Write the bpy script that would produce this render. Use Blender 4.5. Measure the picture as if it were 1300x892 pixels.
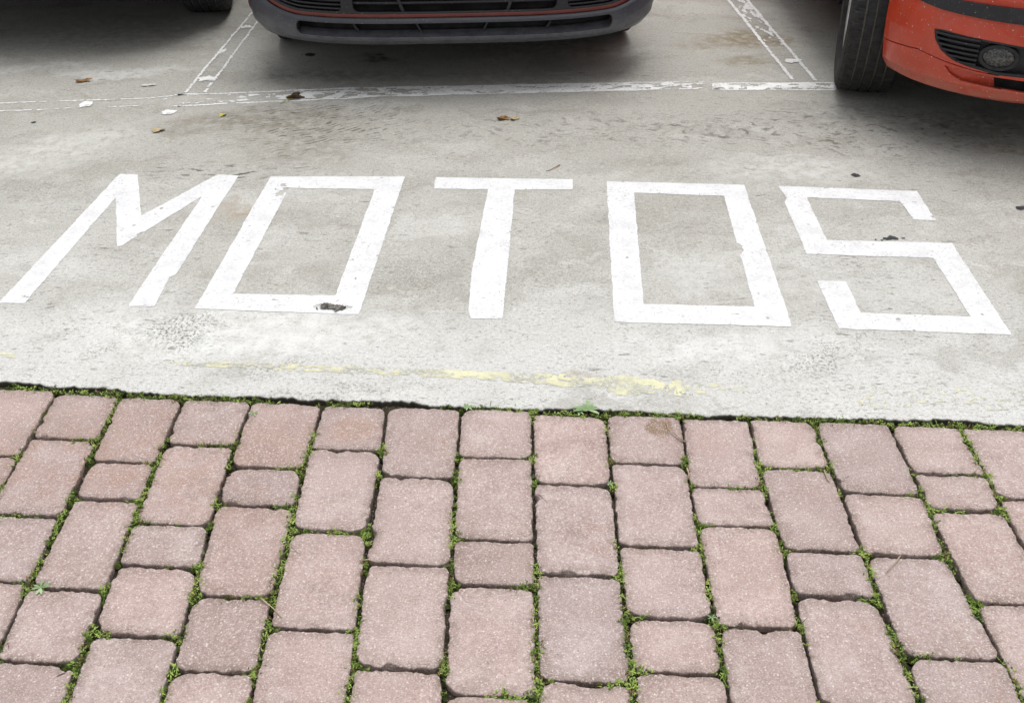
import bpy, bmesh, math, random
import numpy as np
from math import radians, sin, cos, tan, atan, pi, sqrt, hypot

random.seed(7)
RNG = np.random.default_rng(7)
scene = bpy.context.scene
for o in list(bpy.data.objects):
    bpy.data.objects.remove(o)
C = scene.collection

# ------------------------------------------------------------------ camera
H = 1.38; FOC = 1264.0; PITCH = radians(33)
cam_d = bpy.data.cameras.new('camera')
cam = bpy.data.objects.new('camera', cam_d); C.objects.link(cam)
cam.location = (0, 0, H)
cam.rotation_euler = (radians(90) - PITCH, 0, 0)
cam_d.sensor_width = 36; cam_d.lens = FOC / 1300 * 36
cam_d.shift_y = -45 / 1300
cam_d.clip_start = .05; cam_d.clip_end = 3000
scene.camera = cam

# ------------------------------------------------------------------ light (overcast)
SUN_EL, SUN_AZ = radians(78), radians(20)       # azimuth measured from +Y towards +X
world = bpy.data.worlds.new('World'); scene.world = world
world.use_nodes = True
wn = world.node_tree; wn.nodes.clear()
sky = wn.nodes.new('ShaderNodeTexSky'); sky.sky_type = 'NISHITA'; sky.sun_disc = False
sky.sun_elevation = SUN_EL; sky.sun_rotation = SUN_AZ
sky.air_density = 1.0; sky.dust_density = 4.0; sky.ozone_density = 1.0
hs = wn.nodes.new('ShaderNodeHueSaturation'); hs.inputs['Saturation'].default_value = .12
bg = wn.nodes.new('ShaderNodeBackground'); bg.inputs['Strength'].default_value = .15
wo = wn.nodes.new('ShaderNodeOutputWorld')
wn.links.new(sky.outputs[0], hs.inputs['Color']); wn.links.new(hs.outputs[0], bg.inputs['Color'])
wn.links.new(bg.outputs[0], wo.inputs['Surface'])
sd = bpy.data.lights.new('sun', 'SUN'); sd.energy = 1.3; sd.angle = radians(32); sd.color = (1, .985, .96)
sun = bpy.data.objects.new('sun', sd); C.objects.link(sun)
sun.rotation_euler = (-(pi/2 - SUN_EL), 0, -SUN_AZ)
scene.view_settings.view_transform = 'Standard'
scene.view_settings.look = 'None'
scene.view_settings.exposure = .34
scene.view_settings.gamma = 1.0

# ------------------------------------------------------------------ helpers
def at(px, py, z=0.0):
    """pixel of the photograph -> world point at height z"""
    dx = (px-650)/FOC; dy = -(py-401)/FOC
    Y = cos(PITCH)+dy*sin(PITCH); Z = -sin(PITCH)+dy*cos(PITCH)
    t = (z-H)/Z
    return (dx*t, Y*t)

def obj(name, verts, faces, mats=None, parent=None, smooth=False, fmat=None, loc=None):
    me = bpy.data.meshes.new(name)
    me.from_pydata([tuple(map(float, v)) for v in verts], [], faces)
    if mats is not None:
        for m in (mats if isinstance(mats, (list, tuple)) else [mats]): me.materials.append(m)
    if fmat is not None: me.polygons.foreach_set('material_index', fmat)
    if smooth: me.polygons.foreach_set('use_smooth', [True]*len(me.polygons))
    me.update()
    o = bpy.data.objects.new(name, me); C.objects.link(o)
    if parent: o.parent = parent
    if loc: o.location = loc
    return o

def tag(o, label=None, cat=None, group=None, kind=None):
    if label: o['label'] = label
    if cat: o['category'] = cat
    if group: o['group'] = group
    if kind: o['kind'] = kind
    return o

def empty(name, loc, rz=0):
    o = bpy.data.objects.new(name, None); C.objects.link(o)
    o.location = loc; o.rotation_euler = (0, 0, rz); return o

def _h(ix, iy, s):
    n = (ix.astype(np.int64)*374761393 + iy.astype(np.int64)*668265263 + s*1442695041) & 0x7fffffff
    n = ((n ^ (n >> 13))*1274126177) & 0x7fffffff
    return ((n ^ (n >> 16)) & 0xffff)/65535.0
def vnoise(x, y, s=0):
    x = np.asarray(x, float); y = np.asarray(y, float)
    ix = np.floor(x); iy = np.floor(y); fx = x-ix; fy = y-iy
    fx = fx*fx*(3-2*fx); fy = fy*fy*(3-2*fy)
    a = _h(ix, iy, s); b = _h(ix+1, iy, s); c = _h(ix, iy+1, s); d = _h(ix+1, iy+1, s)
    return (a*(1-fx)+b*fx)*(1-fy)+(c*(1-fx)+d*fx)*fy
def fbm(x, y, s=0, o=4):
    v = 0; a = .5; t = 0
    for k in range(o):
        v = v+a*vnoise(np.asarray(x)*2**k+17.3*k, np.asarray(y)*2**k+9.1*k, s+k*13); t += a; a *= .5
    return v/t     # 0..1, mean .5

def iso(name, F, U, V, surf, mats, parent=None, smooth=False, thick=None):
    """mesh of the region F>0 sampled on grid U x V, clipped smoothly, mapped through surf(u,v)->xyz"""
    nu, nv = F.shape
    pos = F > 0
    cnt = pos[:-1, :-1].astype(int)+pos[1:, :-1]+pos[1:, 1:]+pos[:-1, 1:]
    verts = []; idx = {}; faces = []
    def gv(i, j):
        k = (i, j)
        if k not in idx: idx[k] = len(verts); verts.append((U[i], V[j]))
        return idx[k]
    def ev(a, b):
        if a > b: a, b = b, a
        k = (a, b)
        if k not in idx:
            fa = F[a]; fb = F[b]; t = fa/(fa-fb)
            t = min(max(t, .02), .98)
            idx[k] = len(verts)
            verts.append((U[a[0]]+(U[b[0]]-U[a[0]])*t, V[a[1]]+(V[b[1]]-V[a[1]])*t))
        return idx[k]
    for i, j in zip(*np.nonzero(cnt)):
        i = int(i); j = int(j)
        q = [(i, j), (i+1, j), (i+1, j+1), (i, j+1)]
        if cnt[i, j] == 4:
            faces.append([gv(*p) for p in q]); continue
        for tri in ((q[0], q[1], q[2]), (q[0], q[2], q[3])):
            poly = []
            for k in range(3):
                a = tri[k]; b = tri[(k+1) % 3]
                if pos[a]: poly.append(gv(*a))
                if pos[a] != pos[b]: poly.append(ev(a, b))
            if len(poly) >= 3: faces.append(poly)
    if not verts: return None
    P = surf(np.array([v[0] for v in verts]), np.array([v[1] for v in verts]))
    o = obj(name, np.stack(P, 1), faces, mats, parent, smooth)
    if thick:
        m = o.modifiers.new('thickness', 'SOLIDIFY'); m.thickness = thick; m.offset = -1
    return o

def sdf_poly(X, Y, pts):
    """signed distance, positive inside"""
    d = np.full(X.shape, 1e9); ins = np.zeros(X.shape, bool)
    n = len(pts)
    for k in range(n):
        ax, ay = pts[k]; bx, by = pts[(k+1) % n]
        ex, ey = bx-ax, by-ay
        t = np.clip(((X-ax)*ex+(Y-ay)*ey)/(ex*ex+ey*ey+1e-12), 0, 1)
        d = np.minimum(d, np.hypot(X-ax-t*ex, Y-ay-t*ey))
        c = ((ay > Y) != (by > Y))
        xi = ax+(Y-ay)*ex/(ey if abs(ey) > 1e-12 else 1e-12)
        ins ^= c & (X < xi)
    return np.where(ins, d, -d)

# ------------------------------------------------------------------ shader helpers
class NT:
    def __init__(s, name):
        s.m = bpy.data.materials.new(name); s.m.use_nodes = True
        s.t = s.m.node_tree; s.t.nodes.clear()
        s.out = s.n('ShaderNodeOutputMaterial')
        s.b = s.n('ShaderNodeBsdfPrincipled'); s.l(s.b.outputs[0], s.out.inputs[0])
        s.tc = s.n('ShaderNodeTexCoord'); s.co = s.tc.outputs['Object']
        s.bump_in = None
    def n(s, t): return s.t.nodes.new(t)
    def l(s, a, b): s.t.links.new(a, b)
    def inp(s, sock, v):
        if v is None: return
        if isinstance(v, bpy.types.NodeSocket): s.l(v, sock)
        elif isinstance(v, (tuple, list)) and len(v) == 3 and sock.type == 'RGBA': sock.default_value = (*v, 1)
        else: sock.default_value = v
    def math(s, op, a, b=None, c=None, clamp=False):
        n = s.n('ShaderNodeMath'); n.operation = op; n.use_clamp = clamp
        s.inp(n.inputs[0], a); s.inp(n.inputs[1], b); s.inp(n.inputs[2], c); return n.outputs[0]
    def vm(s, op, a, b=None):
        n = s.n('ShaderNodeVectorMath'); n.operation = op
        s.inp(n.inputs[0], a); s.inp(n.inputs[1], b)
        return n.outputs['Value'] if op in ('LENGTH', 'DISTANCE', 'DOT_PRODUCT') else n.outputs[0]
    def noise(s, scale, detail=3, rough=.5, co=None, dist=0, color=False):
        n = s.n('ShaderNodeTexNoise'); s.l(co or s.co, n.inputs['Vector'])
        n.inputs['Scale'].default_value = scale; n.inputs['Detail'].default_value = detail
        n.inputs['Roughness'].default_value = rough; n.inputs['Distortion'].default_value = dist
        return n.outputs['Color' if color else 'Fac']
    def vor(s, scale, feature='F1', co=None, out='Distance', rand=1):
        n = s.n('ShaderNodeTexVoronoi'); n.feature = feature; s.l(co or s.co, n.inputs['Vector'])
        n.inputs['Scale'].default_value = scale; n.inputs['Randomness'].default_value = rand
        return n.outputs[out]
    def step(s, v, a, b, to0=0., to1=1.):
        n = s.n('ShaderNodeMapRange'); n.interpolation_type = 'SMOOTHSTEP'
        s.inp(n.inputs['Value'], v); n.inputs['From Min'].default_value = a; n.inputs['From Max'].default_value = b
        n.inputs['To Min'].default_value = to0; n.inputs['To Max'].default_value = to1
        return n.outputs[0]
    def mix(s, f, a, b, mode='MIX'):
        n = s.n('ShaderNodeMix'); n.data_type = 'RGBA'; n.blend_type = mode
        s.inp(n.inputs[0], f); s.inp(n.inputs[6], a); s.inp(n.inputs[7], b); return n.outputs[2]
    def mapping(s, co=None, loc=(0, 0, 0), rot=(0, 0, 0), scale=(1, 1, 1)):
        n = s.n('ShaderNodeMapping'); s.l(co or s.co, n.inputs[0])
        n.inputs['Location'].default_value = loc; n.inputs['Rotation'].default_value = rot
        n.inputs['Scale'].default_value = scale; return n.outputs[0]
    def spot(s, x, y, rx, ry, ang=0, soft=.5, co=None):
        """1 inside an ellipse around world (x,y), fading to 0"""
        d = s.vm('SUBTRACT', co or s.co, (x, y, 0))
        r = s.n('ShaderNodeVectorRotate'); r.rotation_type = 'Z_AXIS'; s.l(d, r.inputs[0]); r.inputs['Angle'].default_value = -ang
        d = s.vm('MULTIPLY', r.outputs[0], (1/rx, 1/ry, 0))
        return s.step(s.vm('LENGTH', d), 1-soft, 1+soft, 1., 0.)
    def bump(s, h, strength=.5, dist=.002):
        n = s.n('ShaderNodeBump'); n.inputs['Strength'].default_value = strength; n.inputs['Distance'].default_value = dist
        s.l(h, n.inputs['Height'])
        if s.bump_in: s.l(s.bump_in, n.inputs['Normal'])
        s.bump_in = n.outputs[0]; s.l(n.outputs[0], s.b.inputs['Normal'])
    def done(s, color=None, rough=.8, metal=None, spec=None, coat=None):
        s.inp(s.b.inputs['Base Color'], color); s.inp(s.b.inputs['Roughness'], rough)
        s.inp(s.b.inputs['Metallic'], metal); s.inp(s.b.inputs['Specular IOR Level'], spec)
        s.inp(s.b.inputs['Coat Weight'], coat)
        return s.m

def simple(name, col, rough=.7, metal=0, var=.15, scale=60, bumpd=0, spec=.4, coat=0):
    t = NT(name)
    n = t.noise(scale, 4)
    c = t.mix(t.step(n, .3, .7), tuple(v*(1-var) for v in col), tuple(min(1, v*(1+var)) for v in col))
    if bumpd: t.bump(t.noise(scale*6, 3), .6, bumpd)
    return t.done(c, rough, metal, spec, coat)

# ---- concrete
def concrete_material():
    t = NT('concrete')
    warp = t.noise(9, 3, color=True)
    wco = t.vm('ADD', t.co, t.vm('MULTIPLY', t.vm('SUBTRACT', warp, (.5, .5, .5)), (.22, .22, 0)))
    big = t.noise(1.3, 5, .6, wco)
    med = t.noise(7, 6, .65, wco)
    fine = t.noise(120, 4, .7)
    base = t.mix(t.step(big, .35, .65), (.375, .362, .325), (.46, .452, .42))
    base = t.mix(t.step(med, .3, .7), t.mix(.30, base, (.26, .25, .22)), t.mix(.22, base, (.58, .575, .55)))
    # pale cementy band beside the paving, and pale swept patches
    sep = t.n('ShaderNodeSeparateXYZ'); t.l(wco, sep.inputs[0]); y = sep.outputs[1]; x = sep.outputs[0]
    yy = t.math('ADD', y, t.math('MULTIPLY', x, .06))
    band = t.math('MULTIPLY', t.step(yy, 1.98, 2.2, 1., 0.), t.step(t.noise(5, 5, .6), .25, .5))
    base = t.mix(t.math('MULTIPLY', band, .75), base, (.60, .60, .585))
    pale = t.math('MULTIPLY', t.step(yy, 2.2, 2.75, 1., 0.), t.step(t.noise(2.2, 4, .6, wco), .45, .62))
    base = t.mix(t.math('MULTIPLY', pale, .35), base, (.56, .56, .54))
    # warm grey tone mixed in towards the parked cars, uneven by noise
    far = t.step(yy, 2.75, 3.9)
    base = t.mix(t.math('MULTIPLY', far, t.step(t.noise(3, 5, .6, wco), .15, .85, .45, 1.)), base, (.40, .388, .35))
    # blotchy weathering: pale worn skin, darker damp-dirty areas, dragged along the bay
    sco = t.mapping(wco, rot=(0, 0, .12), scale=(.55, 1, 1))
    pat = t.noise(3.2, 9, .72, sco)
    base = t.mix(t.step(pat, .53, .60, 0., .42), base, (.60, .598, .57))
    base = t.mix(t.step(pat, .38, .47, .45, 0.), base, (.27, .255, .215))
    pat2 = t.noise(11, 7, .75, sco)
    base = t.mix(t.step(pat2, .55, .64, 0., .35), base, (.62, .615, .595))
    base = t.mix(t.step(pat2, .34, .44, .40, 0.), base, (.25, .24, .205))
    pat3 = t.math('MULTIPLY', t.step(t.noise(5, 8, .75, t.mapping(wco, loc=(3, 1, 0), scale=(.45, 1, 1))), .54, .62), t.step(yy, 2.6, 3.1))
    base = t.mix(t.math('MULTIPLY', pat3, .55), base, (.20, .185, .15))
    # grain, sand specks and pinholes
    base = t.mix(t.step(fine, .32, .68, .0, .30), base, (.20, .195, .18), 'MIX')
    g2 = t.noise(420, 2, .6)
    base = t.mix(t.step(g2, .56, .72, 0., .55), base, (.72, .715, .69))
    base = t.mix(t.step(g2, .27, .42, .5, 0.), base, (.15, .145, .135))
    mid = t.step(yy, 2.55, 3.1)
    base = t.mix(t.math('MULTIPLY', mid, .35), base, (.30, .29, .255))  # darker warm grey mixed in with distance from the paving
    g4 = t.noise(85, 5, .8)
    base = t.mix(t.step(g4, .54, .66, 0., .35), base, (.60, .595, .57))
    base = t.mix(t.math('MULTIPLY', t.step(g4, .36, .45, 1., 0.), t.step(t.noise(6, 4, .6), .3, .65, .25, .75)), base, (.17, .165, .15))
    g3 = t.noise(190, 3, .7)
    base = t.mix(t.step(g3, .54, .70, 0., .45), base, (.66, .655, .63))
    base = t.mix(t.step(g3, .30, .45, .55, 0.), base, (.17, .165, .15))
    # local stains, plus grey patches, most of them under and ahead of the cars
    def stain(base, px, py, rx, ry, ang, col, k, soft=.6, ns=25, lo=.3, hi=.65):
        X, Y = at(px, py)
        m = t.math('MULTIPLY', t.spot(X, Y, rx, ry, ang, soft, wco), t.step(t.noise(ns, 5, .65), lo, hi))
        return t.mix(t.math('MULTIPLY', m, k), base, col)
    brown = (.15, .125, .09); dark = (.07, .065, .06); grey = (.2, .195, .18)
    for a in [(335, 150, .26, .10, .1, brown, .5), (395, 175, .2, .22, .4, brown, .45), (270, 158, .2, .10, 0, brown, .35),
              (300, 268, .06, .05, .3, (.30, .24, .17), .6), (955, 50, .18, .10, -.3, (.2, .16, .09), .85),
              (910, 55, .16, .10, .2, (.2, .16, .1), .6), (950, 78, .12, .06, 0, (.2, .17, .10), .75),
              (670, 238, .07, .04, 0, (.32, .29, .22), .6), (732, 470, .02, .04, 0, (.33, .29, .22), .8),
              (300, 270, .05, .04, .5, (.32, .25, .17), .5), (1290, 190, .12, .06, 0, (.2, .15, .1), .8),
              (480, 75, .06, .03, 0, dark, .9), (400, 95, .2, .06, 0, grey, .8), (450, 97, .5, .05, .07, grey, .6),
              (150, 40, .5, .25, 0, grey, .6), (1150, 150, .5, .12, 0, grey, .5), (1240, 160, .2, .12, .3, brown, .5),
              (700, 60, .4, .14, 0, grey, .6), (60, 250, .2, .05, .2, grey, .3), (600, 100, .8, .06, .07, grey, .45)]:
        base = stain(base, *a)
    for a in [(150, 92, .28, .06, .1, (.6, .6, .58), .5), (60, 85, .2, .05, .2, (.6, .6, .58), .45), (70, 190, .3, .14, .8, (.56, .56, .53), .6),
              (1000, 215, .25, .09, 0, (.58, .58, .56), .55), (300, 420, .4, .1, 0, (.68, .68, .66), .6), (420, 230, .1, .05, 0, (.58, .58, .55), .5),
              (880, 350, .08, .1, 0, (.58, .58, .56), .5), (1080, 370, .3, .1, 0, (.56, .56, .54), .4), (940, 440, .3, .06, 0, (.66, .66, .65), .5)]:
        base = stain(base, *a)
    # rubber scuff arcs near the cracked line
    for (cx, cy, sx, sy, rx, ry, k, sc) in [(300, 60, 400, 160, .32, .24, .95, 46), (330, 20, 290, 216, .25, .06, .95, 30),
                                           (1100, -60, 1080, 165, .7, .2, .7, 24), (820, -200, 760, 165, .6, .14, .55, 26)]:
        X, Y = at(cx, cy) if cy > -100 else (at(cx, 0)[0], 6.5)
        r = t.vm('LENGTH', t.vm('MULTIPLY', t.vm('SUBTRACT', wco if sc < 30 else t.co, (X, Y, 0)), (1, 1, 0)))
        w = t.math('SINE', t.math('MULTIPLY', t.math('ADD', r, t.math('MULTIPLY', t.noise(6, 2), .12)), sc*6.28))
        m = t.math('MULTIPLY', t.step(w, .1, .8), t.step(t.noise(22, 4, .6), .46, .62))
        m = t.math('MULTIPLY', m, t.spot(*at(sx, sy), rx, ry, 0, .6, wco))
        base = t.mix(t.math('MULTIPLY', m, k), base, (.085, .08, .07))
    # short dark scratches and chips, mostly along the traffic direction
    for (ang, sc, sx, lo, k, s2) in [(.35, 38, 3.5, .675, .7, 2.2), (-.45, 30, 4.0, .69, .65, 1.7), (0.05, 60, 2.2, .68, .6, 3.0), (1.2, 45, 2.5, .69, .6, 2.0), (.15, 16, 3.2, .69, .65, 1.5)]:
        co = t.mapping(rot=(0, 0, ang), scale=(1, sx, 1))
        m = t.step(t.noise(sc, 3, .6, co), lo-.06, lo)
        m = t.math('MULTIPLY', m, t.step(t.noise(s2, 3, .6), .42, .6))
        base = t.mix(t.math('MULTIPLY', m, k), base, (.12, .115, .10))
    # crazed dark patches (worn-in oil / lichen)
    for (px, py, rx, ry, k) in [(232, 414, .07, .07, .9), (355, 462, .09, .03, .6), (1035, 455, .07, .06, .8), (135, 440, .04, .03, .6),
                                (860, 470, .1, .03, .35), (600, 350, .16, .1, .25), (490, 340, .14, .12, .35), (720, 345, .12, .12, .3),
                                (430, 495, .25, .02, .6), (40, 235, .14, .06, .25), (1180, 260, .3, .1, .25)]:
        m = t.math('MULTIPLY', t.spot(*at(px, py), rx, ry, .2, .7, wco), t.step(t.noise(130, 3, .75), .50, .58))
        base = t.mix(t.math('MULTIPLY', m, k), base, (.15, .15, .12))
    pits = t.step(t.vor(85), .07, .16, 1., 0.)
    pits = t.math('MULTIPLY', pits, t.step(t.noise(14, 3), .48, .62))
    base = t.mix(t.math('MULTIPLY', pits, .75), base, (.10, .098, .09))
    fl = t.math('MULTIPLY', t.step(t.noise(70, 4, .7, t.mapping(rot=(0, 0, .3), scale=(1, 1.8, 1))), .62, .68), t.step(t.noise(4, 4, .7), .45, .66))
    base = t.mix(t.math('MULTIPLY', fl, .6), base, (.12, .115, .10))
    # soil clinging to the slab's broken edge
    sz = t.n('ShaderNodeSeparateXYZ'); t.l(t.co, sz.inputs[0])
    base = t.mix(t.step(sz.outputs[2], -.0045, -.0005, .95, 0.), base, (.05, .045, .03))
    # hairline cracks
    cr = t.step(t.vor(1.1, 'DISTANCE_TO_EDGE', t.vm('ADD', t.co, t.vm('MULTIPLY', t.noise(3, 6, .7, color=True), (.5, .5, 0)))), .0, .0022, 1., 0.)
    cr = t.math('MULTIPLY', cr, t.step(t.noise(1.7, 2), .5, .62))
    base = t.mix(t.math('MULTIPLY', cr, .45), base, (.12, .115, .10))
    t.bump(t.noise(60, 5, .7), .35, .004)
    t.bump(fine, .5, .0018)
    t.bump(t.math('MULTIPLY', pits, -1), .5, .002)
    return t.done(base, .88, None, .25)
M = {}
M['concrete'] = concrete_material()

def paint_material(name, col, dirt=.25, wear=.5, lo=.60):
    t = NT(name)
    n = t.noise(14, 6, .7)
    c = t.mix(t.step(n, .40, .70), col, tuple(v*.84 for v in col))
    c = t.mix(t.step(t.noise(90, 4, .8), .36, .50, .35, 0.), c, tuple(v*.62 for v in col))
    # worn through to the concrete in pinholes and scuffs
    w = t.math('MULTIPLY', t.step(t.noise(130, 5, .75), lo, lo+.05), t.step(t.noise(10, 4, .6), .42, .62))
    c = t.mix(t.math('MULTIPLY', w, wear), c, (.33, .33, .31))
    s = t.math('MULTIPLY', t.step(t.noise(40, 4, .6, t.mapping(rot=(0, 0, .5), scale=(1, 3, 1))), .60, .70), dirt)
    c = t.mix(s, c, (.36, .35, .33))
    c = t.mix(t.step(t.noise(420, 2, .6), .28, .42, .25, 0.), c, (.4, .4, .38))
    t.bump(t.noise(200, 4, .7), .5, .0015); t.bump(t.noise(45, 3), .25, .003)
    return t.done(c, .7, None, .3)
M['white_paint'] = paint_material('white_road_paint', (.665, .665, .675), .6, .9, .565)
M['old_white_paint'] = paint_material('old_white_road_paint', (.76, .76, .75), .6, .9, .515)
M['yellow_paint'] = paint_material('faded_yellow_road_paint', (.61, .595, .40), .5, .9, .42)

def paver_material():
    t = NT('pink_concrete_paver')
    at_ = t.n('ShaderNodeAttribute'); at_.attribute_name = 'tint'
    base = t.mix(t.step(t.noise(9, 5, .65), .3, .7), (.332, .252, .236), (.412, .328, .311))
    base = t.mix(t.step(t.noise(35, 5, .7), .35, .75, 0., .35), base, (.33, .25, .22))
    base = t.mix(1.0, base, at_.outputs['Color'], 'MULTIPLY')
    # rusty brown dirt patches
    d = t.math('MULTIPLY', t.step(t.noise(4.2, 3, .6), .56, .70), t.step(t.noise(30, 5, .7), .4, .65))
    base = t.mix(t.math('MULTIPLY', d, .45), base, (.27, .17, .115))
    base = t.mix(t.math('MULTIPLY', t.spot(*at(450, 540), .045, .035, 0, .5), .4), base, (.3, .19, .13))
    dd = t.vm('ADD', t.co, t.vm('MULTIPLY', t.vm('SUBTRACT', t.noise(40, 4, color=True), (.5, .5, .5)), (.05, .05, 0)))
    base = t.mix(t.math('MULTIPLY', t.spot(*at(838, 541), .030, .032, 0, .25, dd), .85), base, (.17, .105, .055))
    d = t.math('MULTIPLY', t.step(t.noise(7, 6, .7, t.mapping(loc=(5, 2, 0))), .50, .66), .45)
    base = t.mix(d, base, (.22, .165, .145))
    d = t.step(t.noise(6, 5, .7, t.mapping(loc=(1, 7, 0))), .52, .66, 0., .3)
    base = t.mix(d, base, (.50, .44, .425))
    ga = t.n('ShaderNodeAttribute'); ga.attribute_name = 'grime'
    gm = t.math('MULTIPLY', ga.outputs['Fac'], t.step(t.noise(38, 5, .75), .34, .62))
    base = t.mix(t.math('MULTIPLY', gm, .7), base, (.13, .10, .075))
    for (px, py, rx, ry, k) in [(120, 560, .22, .12, .5), (250, 620, .16, .10, .5), (60, 600, .12, .10, .4), (450, 545, .06, .04, .6), (340, 560, .12, .06, .35), (400, 730, .10, .10, .3), (150, 605, .08, .03, .4), (905, 560, .08, .06, .3)]:
        m = t.math('MULTIPLY', t.spot(*at(px, py), rx, ry, 0, .7), t.step(t.noise(18, 5, .7), .38, .62))
        base = t.mix(t.math('MULTIPLY', m, k), base, (.30, .195, .15))
    # aggregate: pale and dark grains
    n = t.noise(330, 2, .6)
    base = t.mix(t.step(n, .55, .68, 0., .50), base, (.70, .60, .56))
    base = t.mix(t.step(n, .30, .43, .55, 0.), base, (.20, .13, .11))
    n2 = t.noise(150, 3, .75)
    base = t.mix(t.step(n2, .52, .70, 0., .40), base, (.62, .54, .51))
    base = t.mix(t.step(n2, .30, .46, .45, 0.), base, (.22, .15, .13))
    v = t.n('ShaderNodeTexVoronoi'); t.l(t.co, v.inputs['Vector']); v.inputs['Scale'].default_value = 165
    sep = t.n('ShaderNodeSeparateColor'); t.l(v.outputs['Color'], sep.inputs[0])
    g = t.math('MULTIPLY', t.step(v.outputs['Distance'], .18, .34, 1., 0.), t.step(sep.outputs[0], .86, .88))
    base = t.mix(t.math('MULTIPLY', g, .5), base, (.74, .70, .66))
    g = t.math('MULTIPLY', t.step(v.outputs['Distance'], .15, .30, 1., 0.), t.step(sep.outputs[1], .95, .96))
    base = t.mix(t.math('MULTIPLY', g, .6), base, (.12, .11, .12))
    t.bump(t.noise(30, 4, .6), .3, .003)
    t.bump(t.noise(260, 4, .75), .6, .0022)
    return t.done(base, .86, None, .25)
M['paver'] = paver_material()
t = NT('dark_joint_soil')
c = t.mix(t.step(t.noise(30, 4, .6), .35, .7), (.022, .018, .013), (.055, .045, .032))
c = t.mix(t.step(t.noise(260, 2), .62, .70, 0., .8), c, (.26, .23, .19))
t.bump(t.noise(250, 3), .8, .004)
M['soil'] = t.done(c, .95, None, .1)
M['moss_bed'] = None
t = NT('moss_cushion')
c = t.mix(t.step(t.noise(28, 4, .6), .35, .68), (.028, .034, .014), (.10, .145, .03))
c = t.mix(t.step(t.noise(300, 3), .5, .7, 0., .6), c, (.17, .22, .05))
t.bump(t.noise(320, 3, .7), .9, .004)
M['moss_bed'] = t.done(c, .95, None, .1)
def leafy(name, a, b):
    t = NT(name)
    n = t.noise(22, 3, .6)
    return t.done(t.mix(t.step(n, .35, .65), a, b), .75, None, .2)
M['moss_leaf'] = leafy('moss_leaf', (.13, .205, .035), (.34, .44, .11))
M['weed_leaf'] = leafy('weed_leaf', (.17, .25, .12), (.33, .43, .24))
M['moss_dark'] = leafy('dark_moss_leaf', (.05, .085, .02), (.11, .16, .04))
M['moss_dead'] = leafy('dead_moss', (.10, .07, .035), (.20, .15, .07))
M['dry_leaf'] = simple('dry_brown_leaf', (.26, .15, .065), .8, 0, .5, 40, .002, .2)
M['tan_leaf'] = simple('dry_tan_leaf', (.46, .37, .22), .8, 0, .3, 40, .002, .2)
M['pale_leaf'] = simple('bleached_pale_leaf', (.55, .54, .50), .8, 0, .2, 40, .002, .2)
M['dark_leaf'] = simple('rotten_dark_leaf', (.07, .05, .03), .85, 0, .5, 60, .002, .2)
M['yellow_leaf'] = simple('yellow_leaf', (.50, .44, .12), .75, 0, .3, 60, .002, .2)
M['twig'] = simple('dry_twig', (.36, .28, .19), .85, 0, .4, 60, .001, .2)
M['grey_debris'] = simple('grey_debris', (.12, .115, .10), .9, 0, .8, 120, .003, .2)
M['tar'] = simple('black_tar', (.03, .03, .035), .6, 0, .4, 200, .002, .4)

# ------------------------------------------------------------------ ground
R_ = 400
tag(obj('ground', [(-R_, -R_, -.06), (R_, -R_, -.06), (R_, R_, -.06), (-R_, R_, -.06)], [(0, 1, 2, 3)], M['soil']), kind='structure')

EDGE = [at(*p) for p in [(0, 484), (60, 489), (163, 497), (230, 499), (325, 504), (400, 507), (488, 509), (560, 514), (650, 517), (787, 521), (870, 525), (975, 528), (1130, 532), (1300, 537)]]
EX = np.array([e[0] for e in EDGE]); EY = np.array([e[1] for e in EDGE])
def edge_y(x):
    x = np.asarray(x, float)
    y = np.interp(x, EX, EY)
    y = np.where(x < EX[0], EY[0]+(x-EX[0])*-.065, y)
    return np.where(x > EX[-1], EY[-1]+(x-EX[-1])*-.045, y)
xs = np.concatenate([[-R_, -60, -12], np.arange(-4, 4.0001, .006), [12, 60, R_]])
ey = edge_y(xs)
rag = (fbm(xs*22, xs*0, 5, 4)-.5)*.022+(fbm(xs*120, xs*0, 8, 2)-.5)*.009
ey = np.where(np.abs(xs) > 4.5, np.where(xs < 0, 2.05, 1.55), ey+rag)
v = []; f = []
for x, y in zip(xs, ey):
    v += [(x, y+.003, -.05), (x, y, -.005), (x, y+.0015, -.0012), (x, y+.004, 0), (x, 2.6, 0), (x, 8, 0), (x, R_, 0)]
for i in range(len(xs)-1):
    for k in range(6):
        a = i*7+k; f.append((a, a+7, a+8, a+1))
tag(obj('parking_lot_surface', v, f, M['concrete']), kind='structure')

# ------------------------------------------------------------------ pavers
J = [[(73, 497), (26, 577), (0, 620)],
     [(153, 502), (120, 568), (97, 626), (70, 665), (40, 733), (10, 800)],
     [(234, 505), (198, 587), (181, 632), (137, 739), (122, 787)],
     [(320, 508), (296, 569), (266, 665), (255, 717), (233, 798)],
     [(409, 513), (386, 591), (368, 676), (347, 754), (340, 794)],
     [(491, 517), (482, 602), (466, 680), (455, 791)],
     [(586, 517), (579, 591), (575, 691), (567, 802)],
     [(676, 521), (677, 617), (680, 687), (680, 724), (681, 802)],
     [(769, 524), (778, 617), (783, 687), (796, 787)],
     [(865, 530), (876, 617), (889, 687), (905, 780), (911, 798)],
     [(952, 535), (968, 617), (975, 640), (992, 687), (1003, 739), (1016, 791)],
     [(1032, 534), (1055, 595), (1077, 645), (1095, 698), (1112, 754), (1135, 798)],
     [(1127, 537), (1160, 602), (1179, 647), (1199, 702), (1241, 772), (1256, 798)],
     [(1217, 541), (1251, 598), (1271, 643), (1300, 691)]]
fits = []
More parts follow.
